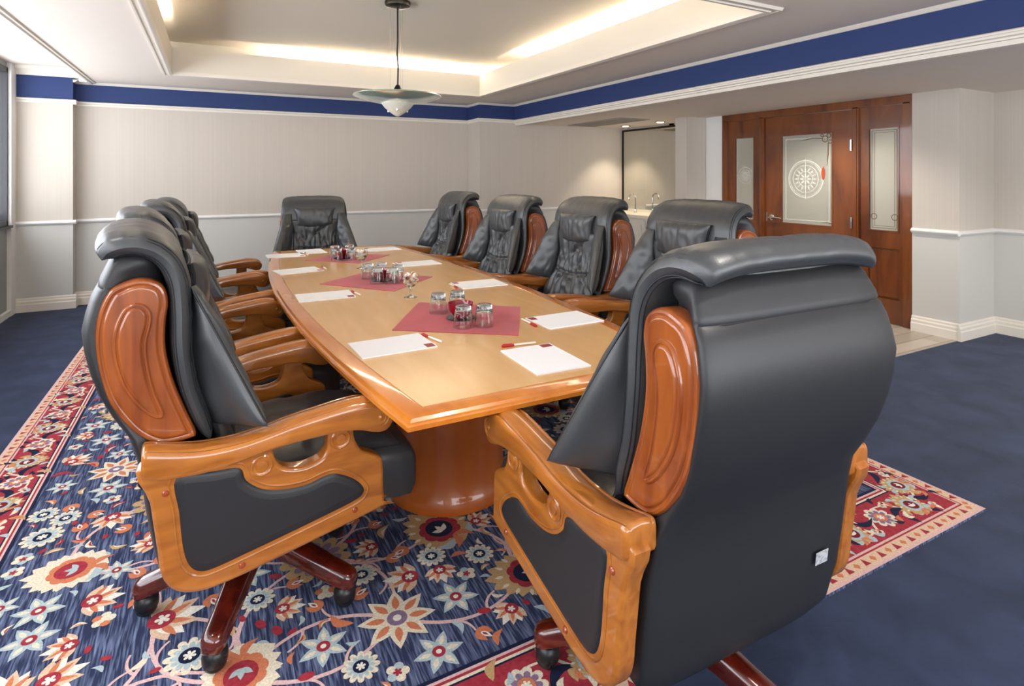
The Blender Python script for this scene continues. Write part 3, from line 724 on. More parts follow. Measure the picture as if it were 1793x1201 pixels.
# ------------------------------------------------------------------ conference table
TC = (.985, 3.385)
def boat(hw0, hw1, hl, n=24):
    out = []
    for i in range(n + 1):
        t_ = -1 + 2 * i / n; out.append((TC[0] + hw0 + (hw1 - hw0) * (1 - t_ * t_), TC[1] + t_ * hl))
    for i in range(n + 1):
        t_ = 1 - 2 * i / n; out.append((TC[0] - hw0 - (hw1 - hw0) * (1 - t_ * t_), TC[1] + t_ * hl))
    return out
base_poly = boat(.528, .672, 1.925)
t = empty('conference_table', (TC[0], TC[1], 0)); tag(t, 'long boat-shaped maple conference table with orange moulded edge', 'table')
def tpart(mb, name, mt, sm=30): return mb.xf(Matrix.Translation((-TC[0], -TC[1], 0))).build(name, mt, t, sm)
m = MB(); m.loft([[(x, y, z) for x, y in offset(base_poly, d)] for d, z in ((.11, .709), (.035, .709), (.030, .714), (.012, .717), (.0, .722), (.0, .734), (.004, .738), (.012, .740), (.018, .748), (.024, .750), (.075, .750), (.078, .7485), (.079, .7485))])
tpart(m, 'table_edge', EDGE, 25)
m = MB(); m.loft([[(x, y, z) for x, y in offset(base_poly, .0785)] for z in (.738, .7502)]); tpart(m, 'table_top', MAPLE, 30)
for yy in (2.43, 4.34):
    m = MB(); m.lathe([(.275, .0108), (.278, .03), (.262, .06), (.245, .12), (.238, .25), (.238, .55), (.25, .7095)], (.955, yy, 0), 48); tpart(m, 'pedestal', PEDM, 40)
m = MB(); m.box((.94, 2.6, .35), (.975, 4.2, .7095)); tpart(m, 'support_beam', PEDM, 0)

# ------------------------------------------------------------------ executive chair (faces +x, base at the origin)
XC = [(.50, -.135), (.60, -.15), (.66, -.165), (.72, -.187), (.80, -.215), (.90, -.233), (1.0, -.236), (1.10, -.238), (1.155, -.25)]
def xc(z): return lerp_t(XC, z)
FRAME = [(-.318, .665), (-.306, .56), (-.291, .44), (-.282, .371), (-.258, .325), (-.21, .299), (-.135, .296), (.037, .322), (.30, .369), (.309, .378), (.306, .44), (.304, .508), (.292, .528),
         (.262, .546), (.238, .560), (.222, .585), (.214, .61), (.207, .66), (.142, .66), (.135, .61), (.130, .585), (.112, .565), (.066, .556), (.020, .566), (-.004, .588), (-.014, .62), (-.018, .66)]
INSET = [(-.249, .612), (-.160, .606), (-.100, .598), (-.084, .560), (-.044, .526), (.010, .508), (.075, .504), (.125, .514), (.160, .512), (.206, .486), (.236, .456), (.240, .432), (.205, .414),
         (.05, .384), (-.077, .362), (-.160, .349), (-.196, .353), (-.220, .378), (-.234, .430), (-.242, .52)]
def frame_poly():
    # keep the sharp rear top and post corners, smooth elsewhere
    return crom(FRAME, 4)
def narrow(mb):
    """the back is narrower above the arms and fills the gap between the frames below"""
    m = MB(); m.f = mb.f; m.m = mb.m
    for x, y, z in mb.v:
        k = max(0, min(1, (z - .58) / .20)); k = k * k * (3 - 2 * k); m.v.append((x, y * (1.06 + (.90 - 1.06) * k), z))
    return m
def make_chair(label, group):
    root = empty('executive_chair', (0, 0, 0)); tag(root, label, 'office chair', group)
    up = []
    def U(mb, name, mt, par=None, sm=40):
        o = mb.build(name, mt, par or root, sm)
        if par is None: o['upper'] = 1
        return o
    # --- star base
    for k in range(5):
        a = R(-118 + 72 * k); ca, sa = math.cos(a), math.sin(a)
        st = [(.02, .165, .034, .036), (.06, .165, .038, .036), (.15, .145, .037, .034), (.26, .110, .034, .030), (.335, .088, .032, .028), (.353, .085, .027, .024), (.362, .083, .016, .014)]
        rings = []
        for r_, zc, hw, hh in st:
            ring = []
            for (u_, v_) in ((-1, -.7), (-1, .45), (-.82, .8), (-.55, 1), (.55, 1), (.82, .8), (1, .45), (1, -.7), (.75, -1), (-.75, -1)):
                ring.append((r_ * ca - u_ * hw * sa, r_ * sa + u_ * hw * ca, zc + v_ * hh))
            rings.append(ring)
        m = MB(); m.loft(rings); leg = m.build('base_leg', MAROON, root, 40)
        m = MB(); cx_, cy_ = .325 * ca, .325 * sa
        m.lathe([(0, .063), (.012, .063), (.012, .056), (0, .056)], (cx_, cy_, 0), 10)
        m.lathe([(.008, -.026), (.024, -.025), (.030, -.018), (.031, 0), (.030, .018), (.024, .025), (.008, .026)], (cx_, cy_, .031), 20, 'y')
        m.lathe([(.0, .0625), (.026, .0625), (.033, .054), (.035, .042), (.034, .026), (.030, .020), (0, .020)], (cx_, cy_, 0), 20)
        m.build('castor', BLACKP, leg, 40)
    m = MB(); m.lathe([(0, .10), (.055, .10), (.06, .13), (.06, .19), (.045, .20), (.033, .205), (.033, .27), (.026, .275), (.026, .34), (0, .34)], (0, 0, 0), 24); m.build('gas_column', BLACKP, root, 40)
    m = MB(); m.box((-.12, -.09, .315), (.14, .09, .345)); U(m, 'seat_mechanism', BLACKP, sm=0)
    # --- seat
    m = MB()
    st = [(-.24, .40, .075, .285), (-.2, .41, .09, .292), (0, .42, .085, .295), (.20, .425, .085, .295), (.33, .418, .098, .298), (.39, .408, .105, .300), (.435, .400, .098, .294), (.455, .396, .075, .275), (.462, .395, .045, .24)]
    rings = []
    for x, zc, hz, hy in st:
        rings.append([(x, y, zc + z) for (_, y, z) in [(0, p[1], p[0]) for p in superring(0, 0, hz, hy, .38, 44)]])
    rings = [r[::-1] for r in rings]
    m.loft(rings); seat = U(m, 'seat', LEATHER, sm=50)
    m = MB()
    def S(u, v): return (-.20 + .60 * u, (2 * v - 1) * .275, .505 + .012 * math.sin(math.pi * u) - .03 * max(0, u - .75))
    def wr_(u, v):
        return .010 * noise.noise(Vector((u * 9, v * 5, 1.3))) + .006 * noise.noise(Vector((u * 22, v * 9, 4.3))) - .010 * math.exp(-((v - .3) / .02) ** 2) - .010 * math.exp(-((v - .7) / .02) ** 2) - .008 * math.exp(-((u - .55) / .025) ** 2)
    pillow(m, S, .026, 40, 40, 6, 8, wr_); m.build('seat_cushion', LEATHER, seat, 60)
    # --- side frames and arms
    fp = frame_poly(); ip = crom(INSET, 4)
    for sg in (1, -1):
        m = MB(); contour(m, fp, [(.006, .335), (.001, .338), (0, .343), (0, .374), (.0015, .379), (.005, .3825), (.010, .384)])
        m.tube([(x, .3835, z) for x, z in offset(ip, -.012)] + [(offset(ip, -.012)[0][0], .3835, offset(ip, -.012)[0][1])], .0035, 6)
        for (dx, dz) in ((.172, .612), (-.044, .590)):
            m.lathe([(.030, .378), (.030, .386), (.026, .389), (.022, .386), (.016, .386), (.014, .390), (.006, .391), (0, .391)], (dx, 0, dz), 24, 'y')
        if sg < 0: m = m.mirror()
        fr = wn(U(m, 'side_frame', WOOD, sm=40))
        m = MB(); contour(m, ip, [(.004, .330), (0, .334), (-.001, .383), (.003, .3875), (.010, .3895), (.022, .391)])
        if sg < 0: m = m.mirror()
        wn(m.build('side_pad', LEATHER_S, fr, 40))
        for (dx, dz) in ((-.272, .580), (-.094, .332), (.215, .388)):
            m = MB(); m.lathe([(.008, .383), (.0085, .386), (.006, .389), (0, .390)], (dx, 0, dz), 14, 'y')
            if sg < 0: m = m.mirror()
            m.build('screw_cap', CAPM, fr)
        st = [(-.325, .690, .640, .352, .036), (-.322, .696, .632, .352, .040), (-.31, .700, .626, .352, .043), (-.25, .684, .615, .352, .044), (-.185, .672, .612, .353, .045), (-.11, .670, .618, .355, .045), (-.04, .678, .630, .357, .045), (.03, .692, .638, .358, .045),
              (.10, .702, .640, .359, .045), (.17, .711, .640, .360, .046), (.225, .715, .632, .360, .047), (.265, .711, .618, .360, .047), (.295, .700, .612, .360, .046), (.315, .686, .618, .360, .044), (.327, .670, .632, .360, .040), (.331, .658, .646, .360, .034)]
        st = crom(st, 3, False)
        sec = [(-1, .12), (-1, .72), (-.95, .86), (-.86, .93), (-.76, .93), (-.70, .89), (-.55, .97), (0, 1.02), (.55, .97), (.70, .89), (.76, .93), (.86, .93), (.95, .86), (1, .72), (1, .12), (.9, 0), (-.9, 0)]
        m = MB(); m.loft([[(x, yc + a * hw, zb + b * (zt - zb)) for a, b in sec] for x, zt, zb, yc, hw in st])
        for side in (.404, .316):
            d = 1 if side > .36 else -1
            for rr in (.027, .017): m.tube([(.288 + rr * math.cos(q), side, .657 + rr * math.sin(q)) for q in [2 * math.pi * j / 20 for j in range(21)]], .0028, 6)
            m.lathe([(.009, 0), (.008, .004 * d), (.004, .006 * d), (0, .0065 * d)] if d > 0 else [(0, .0065 * d), (.004, .006 * d), (.008, .004 * d), (.009, 0)], (.288, side, .657), 14, 'y')
        if sg < 0: m = m.mirror()
        U(m, 'armrest', WOOD, sm=35)
    # --- leather back shell
    rear = [(1.197, -.345), (1.192, -.372), (1.175, -.398), (1.15, -.412), (1.108, -.428), (1.10, -.426), (1.09, -.437), (1.05, -.452), (.99, -.462), (.92, -.455), (.84, -.433), (.77, -.403), (.70, -.362), (.62, -.338), (.5, -.322), (.38, -.305), (.30, -.285), (.265, -.262), (.255, -.24)]
    fr_ = [(1.197, -.335), (1.192, -.30), (1.175, -.28), (1.15, -.268), (1.0, -.262), (.9, -.255), (.8, -.235), (.72, -.21), (.66, -.19), (.5, -.18), (.3, -.19), (.265, -.20), (.255, -.22)]
    hws = [(1.197, .20), (1.192, .265), (1.175, .292), (1.15, .302), (1.108, .310), (1.10, .3085), (1.09, .312), (1.0, .318), (.9, .318), (.8, .312), (.7, .304), (.6, .300), (.4, .300), (.3, .292), (.265, .27), (.255, .24)]
    tb = lambda T_, z: lerp_t(sorted(T_), z)
    zs = [1.197, 1.195, 1.19, 1.182, 1.172, 1.16, 1.14, 1.12, 1.106, 1.100, 1.094, 1.07, 1.03, .99, .94, .88, .82, .76, .70, .64, .56, .48, .40, .33, .30, .28, .265, .258, .255]
    m = MB(); rings = []
    for z in zs:
        xr, xf, hw = tb(rear, z), tb(fr_, z), tb(hws, z)
        rg = []; xm = xr + min(.026, (xf - xr) * .4)
        for j in range(64):
            a = 2 * math.pi * j / 64; c_, s_ = math.cos(a), math.sin(a)
            hr = hw + .020 * math.sin(math.pi * min(1, max(0, (z - .62) / .58))) ** .7 if .62 < z < 1.197 else hw
            hwf = hw - .030 * min(1, max(0, (z - .64) / .04)) * min(1, max(0, (1.15 - z) / .03))
            if c_ < 0: rg.append((xm - abs(c_) ** .75 * (xm - xr), math.copysign(abs(s_) ** .38, s_) * hr, z))
            else: rg.append((xm + abs(c_) ** .5 * (xf - xm), math.copysign(abs(s_) ** .42, s_) * (hwf + (hr - hwf) * (1 - c_) ** 14), z))
        rings.append(rg[::-1])
    m.loft(rings); m = narrow(m); shell = U(m, 'back_shell', LEATHER_S, sm=60)
    m = MB()
    for sg in (1, -1):
        m.tube([(tb(rear, z) + .014, sg * (tb(hws, z) - .014), z) for z in [1.185, 1.17, 1.15, 1.13, 1.11, 1.10]], .0022, 6)
        m.tube([(tb(rear, z) + .024, sg * (tb(hws, z) - .006), z) for z in [1.182, 1.165, 1.15, 1.13, 1.11, 1.10]], .0020, 6)
    m.tube([(tb(rear, 1.10) + (.0015 if abs(y) < .24 else .0015 + .05 * ((abs(y) - .24) / .07) ** 3), y, 1.10 + .0) for y in [i / 20 * .30 for i in range(-20, 21)]], .0018, 6)
    narrow(m).build('back_seam', SEAM_CREASE, shell)
    # --- carved wooden cheeks of the back
    WO = [(-.372, 1.110), (-.335, 1.120), (-.30, 1.113), (-.275, 1.092), (-.266, 1.05), (-.272, 1.00), (-.272, .926), (-.254, .838), (-.222, .745), (-.200, .685), (-.215, .672), (-.281, .672), (-.330, .705), (-.368, .755), (-.400, .817), (-.420, .891), (-.428, .973), (-.420, 1.040), (-.398, 1.092)]
    WI = [(-.366, 1.035), (-.348, 1.052), (-.325, 1.050), (-.310, 1.030), (-.310, 1.0), (-.320, .949), (-.315, .887), (-.301, .818), (-.281, .757), (-.300, .760), (-.335, .800), (-.364, .855), (-.381, .924), (-.382, .985)]
    wo = crom(WO, 4); wi = crom(WI, 4)
    for sg in (1, -1):
        m = MB(); contour(m, wo, [(.01, .285), (0, .287), (-.001, .318), (.001, .326), (.005, .331), (.010, .332), (.013, .3295), (.016, .3295), (.019, .333), (.022, .3345), (.025, .3345)])
        contour(m, wi, [(-.007, .334), (-.006, .338), (-.003, .341), (.001, .341), (.003, .3385), (.005, .3385), (.008, .342), (.011, .343)])
        m = m.xf(Matrix.Translation((0, -.030, 0)))
        if sg < 0: m = m.mirror()
        wn(U(m, 'back_cheek', WOOD_SHADED, sm=40))
    # --- rolled leather cape
    PP = [(0, -.418, 1.196), (.05, -.405, 1.212), (.12, -.375, 1.220), (.20, -.335, 1.216), (.28, -.295, 1.195), (.36, -.262, 1.155), (.44, -.244, 1.10), (.55, -.238, 1.02), (.67, -.236, .92), (.80, -.222, .82), (.90, -.196, .735), (1.0, -.168, .655)]
    PX = [(a, b) for a, b, c in PP]; PZ = [(a, c) for a, b, c in PP]; HW = [(0, .290), (.1, .310), (.25, .325), (.45, .338), (.7, .345), (.9, .340), (1, .325)]
    pc = crom(PP, 8, False)
    def pz(u):
        for a, b in zip(pc, pc[1:]):
            if u <= b[0]: k = (u - a[0]) / (b[0] - a[0] + 1e-9); return a[1] + (b[1] - a[1]) * k, a[2] + (b[2] - a[2]) * k
        return pc[-1][1], pc[-1][2]
    def S(u, v):
        x, z = pz(u); s_ = 2 * v - 1; top = max(0, 1 - u / .45)
        return (x + .004 * s_ * s_, s_ * lerp_t(HW, u), z - .020 * top * abs(s_) ** 4 - .004 * abs(s_) ** 2 * top)
    TT = [(0, .030), (.06, .036), (.2, .034), (.5, .030), (.9, .026), (1, .018)]
    def wr_(u, v):
        s_ = abs(2 * v - 1); return .004 * noise.noise(Vector((u * 26, v * 3, .3))) * max(0, min(1, (s_ - .72) * 6)) + .0022 * noise.noise(Vector((u * 14, v * 22, 2.2)))
    m = MB(); pillow(m, S, lambda u, v: lerp_t(TT, u), 72, 44, 26, 12, wr_); m = m.xf(Matrix.Diagonal((1, .91, 1, 1))); cape = U(m, 'back_cushion', LEATHER, sm=70)
    for sg in (1, -1):
        m = MB()
        for vv in (.975, .988):
            pts = []
            for i in range(60):
                u = .02 + .95 * i / 59; v = vv if sg > 0 else 1 - vv; c = Vector(S(u, v))
                du = Vector(S(u + .01, v)) - Vector(S(u - .01, v)); N = du.cross(Vector((0, 1, 0))).normalized()
                T_ = lerp_t(TT, u) * math.sqrt(max(0, (1 - abs(2 * u - 1) ** 26) * (1 - abs(2 * v - 1) ** 12)))
                pts.append(c + N * (T_ + .0004)) 
            m.tube(pts, .0016, 5)
            pts2 = []
            for i in range(60):
                u = .02 + .95 * i / 59; v = vv if sg > 0 else 1 - vv; c = Vector(S(u, v))
                du = Vector(S(u + .01, v)) - Vector(S(u - .01, v)); N = du.cross(Vector((0, 1, 0))).normalized()
                T_ = lerp_t(TT, u) * math.sqrt(max(0, (1 - abs(2 * u - 1) ** 26) * (1 - abs(2 * v - 1) ** 12)))
                pts2.append(c - N * (T_ + .0004))
            m.tube(pts2, .0016, 5)
        m.xf(Matrix.Diagonal((1, .91, 1, 1))).build('cushion_stitching', SEAM_CREASE, cape)
    # --- centre panel, head pillow, wings
    hwp = [(.48, .28), (.60, .285), (.68, .25), (.74, .205), (.9, .20), (1.05, .23), (1.15, .25)]
    def S(u, v):
        z = 1.03 - u * .55; s_ = 2 * v - 1; return (xc(z) + .026 + .012 * (1 - s_ * s_), s_ * lerp_t(hwp, z), z)
    def wr_(u, v):
        z = 1.03 - u * .55; s_ = 2 * v - 1; k = max(0, min(1, (1.02 - z) * 8)) * max(0, 1 - abs(s_) ** 6)
        n_ = noise.noise(Vector((v * 9, z * 11, 3.1))) + .6 * noise.noise(Vector((v * 20, z * 20, 7.1))); rid = abs(noise.noise(Vector((v * 7, z * 5, 9.4))))
        return k * (.010 * n_ - .020 * (1 - min(1, rid * 5)) ) - .016 * math.exp(-((z - (.745 + .02 * s_ * s_)) / .010) ** 2) - .012 * math.exp(-(s_ / .04) ** 2) * k
    m = MB(); pillow(m, S, .028, 84, 56, 16, 5, wr_); U(m, 'lumbar_panel', LEATHER, sm=70)
    def S(u, v):
        z = 1.140 - u * .165; s_ = 2 * v - 1; return (xc(z) + .044 + .008 * (1 - s_ * s_), s_ * (.192 - .014 * math.sin(math.pi * u) - .02 * u), z - .022 * (1 - s_ * s_) * u)
    m = MB(); pillow(m, S, .033, 30, 36, 4, 7, lambda u, v: .006 * noise.noise(Vector((v * 14, u * 3, 1))) - .006 * math.exp(-((v - .5) / .012) ** 2)); hp = U(m, 'head_pillow', LEATHER, sm=70)
    m = MB(); loop = [S(.02, i / 16) for i in range(17)] + [S(i / 10, .99) for i in range(1, 10)] + [S(.985, 1 - i / 16) for i in range(17)] + [S(1 - i / 10, .01) for i in range(1, 10)]
    m.tube([(x - .012, y, z) for x, y, z in loop + loop[:1]], .004, 6); m.build('pillow_crease_shade', SEAM_CREASE, hp)  # dark tube imitating the shaded crease round the pillow
    for sg in (1, -1):
        def S(u, v):
            z = 1.085 - u * .385 - .012 * v * 0; yi = .215 + .03 * u - .02 * math.sin(math.pi * u); yo = .280 + .118 * u ** .9
            xi = xc(z) + .030; xo = -.212 + .182 * u
            y = yi + (yo - yi) * v; x = xi + (xo - xi) * v + .010 * math.sin(math.pi * v)
            return (x, y, z + .0 - .02 * (1 - v) * u)
        m = MB(); pillow(m, S, lambda u, v: .010 + .024 * min(1, u * 3), 40, 26, 7, 3.5, lambda u, v: .004 * noise.noise(Vector((u * 9, v * 5, 5))) + .010 * noise.noise(Vector((u * 7, v * 9, 8))) * max(0, u - .35))
        if sg < 0: m = m.mirror()
        wg = U(m, 'wing_flap', LEATHER, sm=70)
        m = MB(); m.tube([S(.03 + .95 * i / 30, .985) for i in range(31)] + [S(.985, .985 - .9 * i / 10) for i in range(1, 11)], .0035, 6)
        if sg < 0: m = m.mirror()
        m.build('piping', SEAM_CREASE, wg)
    return root
CH_SP = [  # x, y, facing deg, base turn, height shift, label
    (.14, 2.11, 4, 0, -.005, 'black leather executive chair nearest on the left, whole honey wood side frame in view'),
    (1.114, 1.208, 89.3, 0, 0, 'black leather executive chair at the near table head, seen from behind'),
    (1.965, 2.22, 180, 20, .005, 'black leather executive chair on the right side, half hidden behind the near head chair'),
    (1.955, 3.17, 181, 45, -.01, 'black leather executive chair second from the near end on the right, front in full view'),
    (1.885, 4.13, 183, 10, -.025, 'third black leather executive chair from the near end on the right side'),
    (1.84, 5.24, 181, 60, -.02, 'farthest black leather executive chair on the right side, beside the far table end'),
    (.885, 5.66, -93, 30, -.07, 'black leather executive chair alone at the far table head, facing the camera'),
    (.065, 3.05, 6, 15, -.005, 'second black leather executive chair from the near end on the left side'),
    (.06, 4.03, 5, 50, -.01, 'third black leather executive chair from the near end on the left side'),
    (.06, 4.98, 2, 35, -.03, 'farthest black leather executive chair on the left side, only its arm standing clear')]
GRP = 'executive chairs around the conference table'
first = make_chair(CH_SP[0][5], GRP)
chairs = []
for i, (x, y, a, turn, dz, lb) in enumerate(CH_SP):
    c = first if i == 0 else copy_tree(first)
    c.location = (x, y, .0105 if (RX0 < x < RX1) else 0); c.rotation_euler = (0, 0, R(a)); c['label'] = lb
    for ch in children(c):
        if ch.get('upper'): ch.location = (0, 0, dz)
        elif turn and ch.name.startswith('base_leg'): ch.rotation_euler = (0, 0, R(turn))
    chairs.append(c)
# base of the near head chair sits turned so that one leg reaches to the left
for ch in children(chairs[1]):
    if ch.name.startswith('base_leg'): ch.rotation_euler = (0, 0, R(31))
for o in COL.objects:
    if 'upper' in o: del o['upper']
m = MB(); m.box((-.0012, -.022, -.016), (.0, .022, .016)); lo = m.build('care_label', LABELM, chairs[1], 0)
lo.location = (-.3245, -.205, .46); lo.rotation_euler = (0, R(-6), R(0)); lo['label'] = 'small silver maker label'

# ------------------------------------------------------------------ things on the table
TZ = .7503
def pad(cs, lb):
    """cs: four corners, first two along the far long side; inner (logo) end = corner index 1->2"""
    c = Vector((sum(p[0] for p in cs) / 4, sum(p[1] for p in cs) / 4, TZ))
    u = (Vector(cs[1]) - Vector(cs[0]) + Vector(cs[2]) - Vector(cs[3])) / 2; v = (Vector(cs[1]) - Vector(cs[2]) + Vector(cs[0]) - Vector(cs[3])) / 2
    L_ = .285; W_ = .208; a = math.atan2(u.y, u.x)
    o = empty('notepad', c, a); tag(o, lb, 'notepad', 'notepads set out on the table')
    m = MB(); m.box((-L_ / 2, -W_ / 2, 0), (L_ / 2, W_ / 2, .004)); m.build('paper_block', PAPER, o, 0)
    m = MB(); m.box((L_ / 2 - .038, -W_ / 2 + .006, .004), (L_ / 2 - .004, -W_ / 2 + .05, .0043)); mk = m.build('printed_logo', MARK, o, 0)
    return o, a
def pen(p, q, lb):
    """red cap at p, white barrel to q"""
    p, q = Vector(p), Vector(q); d = (q - p); a = math.atan2(d.y, d.x)
    o = empty('pen', ((p.x + q.x) / 2, (p.y + q.y) / 2, TZ + .0052), a); tag(o, lb, 'pen', 'red capped pens beside the notepads')
    h = .07
    m = MB(); m.lathe([(0, -h + .04), (.0042, -h + .04), (.0042, h - .004), (.003, h), (0, h)], (0, 0, 0), 12, 'x'); m.build('barrel', WHITEP, o)
    m = MB(); m.lathe([(0, -h), (.004, -h), (.005, -h + .003), (.005, -h + .05), (0, -h + .05)], (0, 0, 0), 12, 'x'); m.box((-h + .004, -.0012, .0045), (-h + .042, .0012, .0068)); m.build('cap', REDP, o)
    return o
PADS = [
 ([(.458, 2.258), (.743, 2.252), (.759, 2.041), (.478, 2.015)], 'notepad on the left of the table nearest the camera, left of the near crimson cloth'),
 ([(.924, 1.576), (.936, 1.893), (1.157, 1.857), (1.154, 1.632)], 'notepad at the near head of the table, closest of all to the camera'),
 ([(1.544, 2.048), (1.251, 2.054), (1.262, 2.265), (1.553, 2.286)], 'notepad on the right side right of the near crimson cloth'),
 ([(1.529, 2.97), (1.265, 2.995), (1.308, 3.238), (1.552, 3.251)], 'notepad on the right side in front of the second right chair'),
 ([(1.499, 3.935), (1.201, 3.944), (1.211, 4.148), (1.488, 4.164)], 'notepad on the right side right of the middle crimson cloth'),
 ([(.403, 3.30), (.674, 3.288), (.667, 3.075), (.412, 3.075)], 'notepad on the left side between the near and middle crimson cloths'),
 ([(.374, 4.187), (.664, 4.235), (.66, 4.043), (.38, 3.993)], 'notepad on the left side left of the middle crimson cloth'),
 ([(.388, 5.043), (.662, 5.035), (.659, 4.845), (.392, 4.843)], 'notepad at the far left corner of the table'),
 ([(.845, 5.26), (.845, 4.98), (.64, 4.98), (.64, 5.26)], 'notepad at the far head of the table behind the far tumblers'),
 ([(1.461, 4.875), (1.183, 4.872), (1.194, 5.068), (1.461, 5.079)], 'notepad at the far right corner of the table')]
PADS[8] = ([(.85, 5.24), (.86, 4.97), (.65, 4.96), (.64, 5.23)], PADS[8][1])
for cs, lb in PADS: pad(cs, lb)
for p, q, lb in [((.755, 2.225), (.788, 2.085), 'red capped pen beside the near left notepad'), ((.968, 1.925), (1.105, 1.908), 'red capped pen above the notepad at the near head'),
                 ((1.228, 2.112), (1.232, 2.252), 'red capped pen at the inner end of the near right notepad'), ((.690, 3.235), (.708, 3.10), 'red capped pen beside the left notepad between the near and middle cloths'),
                 ((1.245, 3.04), (1.25, 3.18), 'red capped pen at the notepad facing the second right chair'), ((1.17, 3.98), (1.175, 4.12), 'red capped pen at the notepad right of the middle cloth'),
                 ((.688, 4.20), (.698, 4.065), 'red capped pen beside the notepad left of the middle cloth'), ((.685, 5.0), (.690, 4.865), 'red capped pen beside the far left corner notepad'),
                 ((1.155, 4.90), (1.158, 5.035), 'red capped pen beside the far right corner notepad')]: pen(p, q, lb)
def cloth(cs, lb):
    m = MB(); n = 14; top = []; bot = []
    for i in range(n + 1):
        for j in range(n + 1):
            u, v = i / n, j / n
            x = (cs[0][0] * (1 - u) + cs[1][0] * u) * (1 - v) + (cs[3][0] * (1 - u) + cs[2][0] * u) * v
            y = (cs[0][1] * (1 - u) + cs[1][1] * u) * (1 - v) + (cs[3][1] * (1 - u) + cs[2][1] * u) * v
            top.append((x, y, TZ + .0016 + .0003 * noise.noise(Vector((x * 9, y * 9, 0))))); bot.append((x, y, TZ))
    W = n + 1; k = W * W; fs = []
    for i in range(n):
        for j in range(n):
            a, b, c, d = i * W + j, i * W + j + 1, (i + 1) * W + j + 1, (i + 1) * W + j
            fs.append((a, b, c, d)); fs.append((k + d, k + c, k + b, k + a))
    for i in range(n):
        for (a, b) in ((i, i + 1), ((n) * W + i + 1, (n) * W + i), ((i + 1) * W, i * W), (i * W + n, (i + 1) * W + n)): fs.append((b, a, k + a, k + b))
    m.add(top + bot, fs); return tag(m.build('table_cloth', NAPKIN, smooth=60), lb, 'cloth', 'crimson cloths on the table')
cloth([(.935, 2.806), (1.347, 2.475), (1.10, 2.036), (.667, 2.351)], 'crimson cloth square nearest the camera on the table')
cloth([(.568, 3.554), (.936, 3.866), (1.25, 3.475), (.901, 3.132)], 'crimson cloth square in the middle of the table')
cloth([(.626, 4.590), (.955, 4.915), (1.283, 4.592), (.957, 4.25)], 'crimson cloth square nearest the far end of the table')
tum = None
def tumbler(x, y, z, lb):
    global tum
    if tum is None:
        m = MB()   # upturned: rim below, thick base on top
        m.lathe([(.0405, .0), (.0418, .0), (.0415, .012), (.0385, .045), (.0345, .075), (.0325, .088), (.030, .0925), (0, .0928)] , (0, 0, 0), 28)
        m2 = MB(); m2.lathe([(.0403, .0006), (.0400, .012), (.0368, .045), (.0325, .072), (.030, .0755), (0, .076)], (0, 0, 0), 28)
        m = MB()
        prof = [(0, .076), (.030, .0755), (.0325, .072), (.0368, .045), (.0398, .012), (.0402, .0), (.0418, .0), (.0416, .012), (.0386, .045), (.0346, .075), (.0328, .088), (.030, .0925), (0, .0928)]
        m.lathe([(max(r_, .0005), h) for r_, h in prof], (0, 0, 0), 28)
        tum = m.build('glass_tumbler', GLASS, smooth=50); o = tum
    else:
        o = tum.copy(); COL.objects.link(o)
    o.location = (x, y, z); tag(o, lb, 'glass', 'upturned tumblers on the table'); return o
CL = [('near', [(.945, 2.545, 'left rear', .0), (1.045, 2.555, 'right rear', 0), (.950, 2.255, 'left front', 0), (1.040, 2.235, 'right front', 0)], (1.0, 2.405)),
      ('middle', [(.868, 3.60, 'left rear', 0), (.955, 3.61, 'right rear', 0), (.878, 3.41, 'left front', 0), (.958, 3.37, 'right front', 0), (1.02, 3.46, 'rightmost', 0)], (.925, 3.50)),
      ('far', [(.862, 4.66, 'left rear', 0), (.975, 4.66, 'right rear', 0), (.842, 4.46, 'left front', 0), (.942, 4.45, 'right front', 0)], (.90, 4.56))]
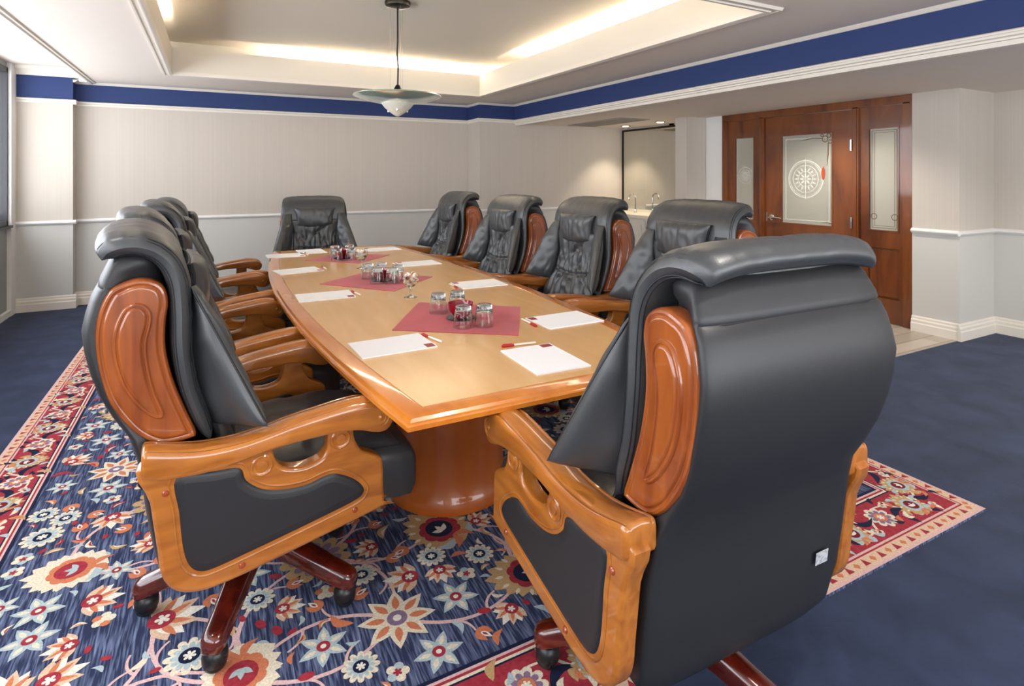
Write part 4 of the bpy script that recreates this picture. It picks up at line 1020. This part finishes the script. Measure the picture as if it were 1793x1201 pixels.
for nm, gl_, (bx, by) in CL:
    where = {'near': 'on the cloth nearest the camera', 'middle': 'on the middle cloth', 'far': 'on the far cloth'}[nm]
    for x, y, pos, dz in gl_: tumbler(x, y, TZ + .0022, '%s upturned clear tumbler %s' % (pos, where))
    t = empty('bowl', (bx, by, TZ + .0022)); tag(t, 'small dark red bowl among the tumblers %s' % where, 'bowl', 'dark red bowls among the tumblers')
    m = MB(); m.lathe([(.0005, .0), (.062, 0), (.066, .004), (.064, .006), (.0005, .004)], (0, 0, 0), 32); m.build('saucer', TRAY, t)
    m = MB(); m.lathe([(.0005, .005), (.028, .005), (.030, .010), (.050, .034), (.058, .070), (.0565, .070), (.048, .036), (.027, .013), (.0005, .012)], (0, 0, 0), 32); m.build('bowl_body', REDG, t)
def goblet(x, y, lb, seed):
    t = empty('goblet', (x, y, TZ)); tag(t, lb, 'goblet', 'glass goblets of sweets')
    m = MB(); pr = [(.0005, 0), (.034, 0), (.035, .002), (.012, .007), (.005, .014), (.0045, .045), (.007, .052), (.022, .060), (.036, .078), (.041, .100), (.043, .122), (.0415, .122), (.0395, .100), (.034, .080), (.020, .064), (.0005, .058)]
    m.lathe(pr, (0, 0, 0), 28); m.build('goblet_glass', GLASS, t, 50)
    rn = random.Random(seed); m = MB()
    for k in range(110):
        zz = .070 + .058 * rn.random(); rm = lerp_t([(.066, .012), (.08, .026), (.10, .031), (.128, .026), (.14, .012)], zz) ; a = rn.uniform(0, 6.28); rr = rm * 1.12 * rn.random() ** .3
        M = Matrix.Translation((rr * math.cos(a), rr * math.sin(a), zz)) @ Matrix.Rotation(rn.uniform(0, 3), 4, 'X') @ Matrix.Rotation(rn.uniform(0, 3), 4, 'Z')
        c = MB(); s_ = .0085; c.loft([[(x_ * s_ * f, y_ * s_ * f, h * s_) for x_, y_ in ((1, .35), (.35, 1), (-.35, 1), (-1, .35), (-1, -.35), (-.35, -1), (.35, -1), (1, -.35))] for f, h in ((.7, -.55), (1, -.3), (1, .3), (.7, .55))])
        c = c.xf(M); c.m = [rn.choice([0, 0, 0, 1, 1, 1, 1, 2, 3])] * len(c.f); m.add(c.v, c.f); m.m[-len(c.f):] = c.m
    tag(m.build('sweets', CANDY, t), kind='stuff')
goblet(.937, 2.944, 'stemmed glass goblet filled with wrapped sweets between the near and middle cloths', 1)
goblet(.925, 4.02, 'stemmed glass goblet filled with wrapped sweets between the middle and far cloths', 2)
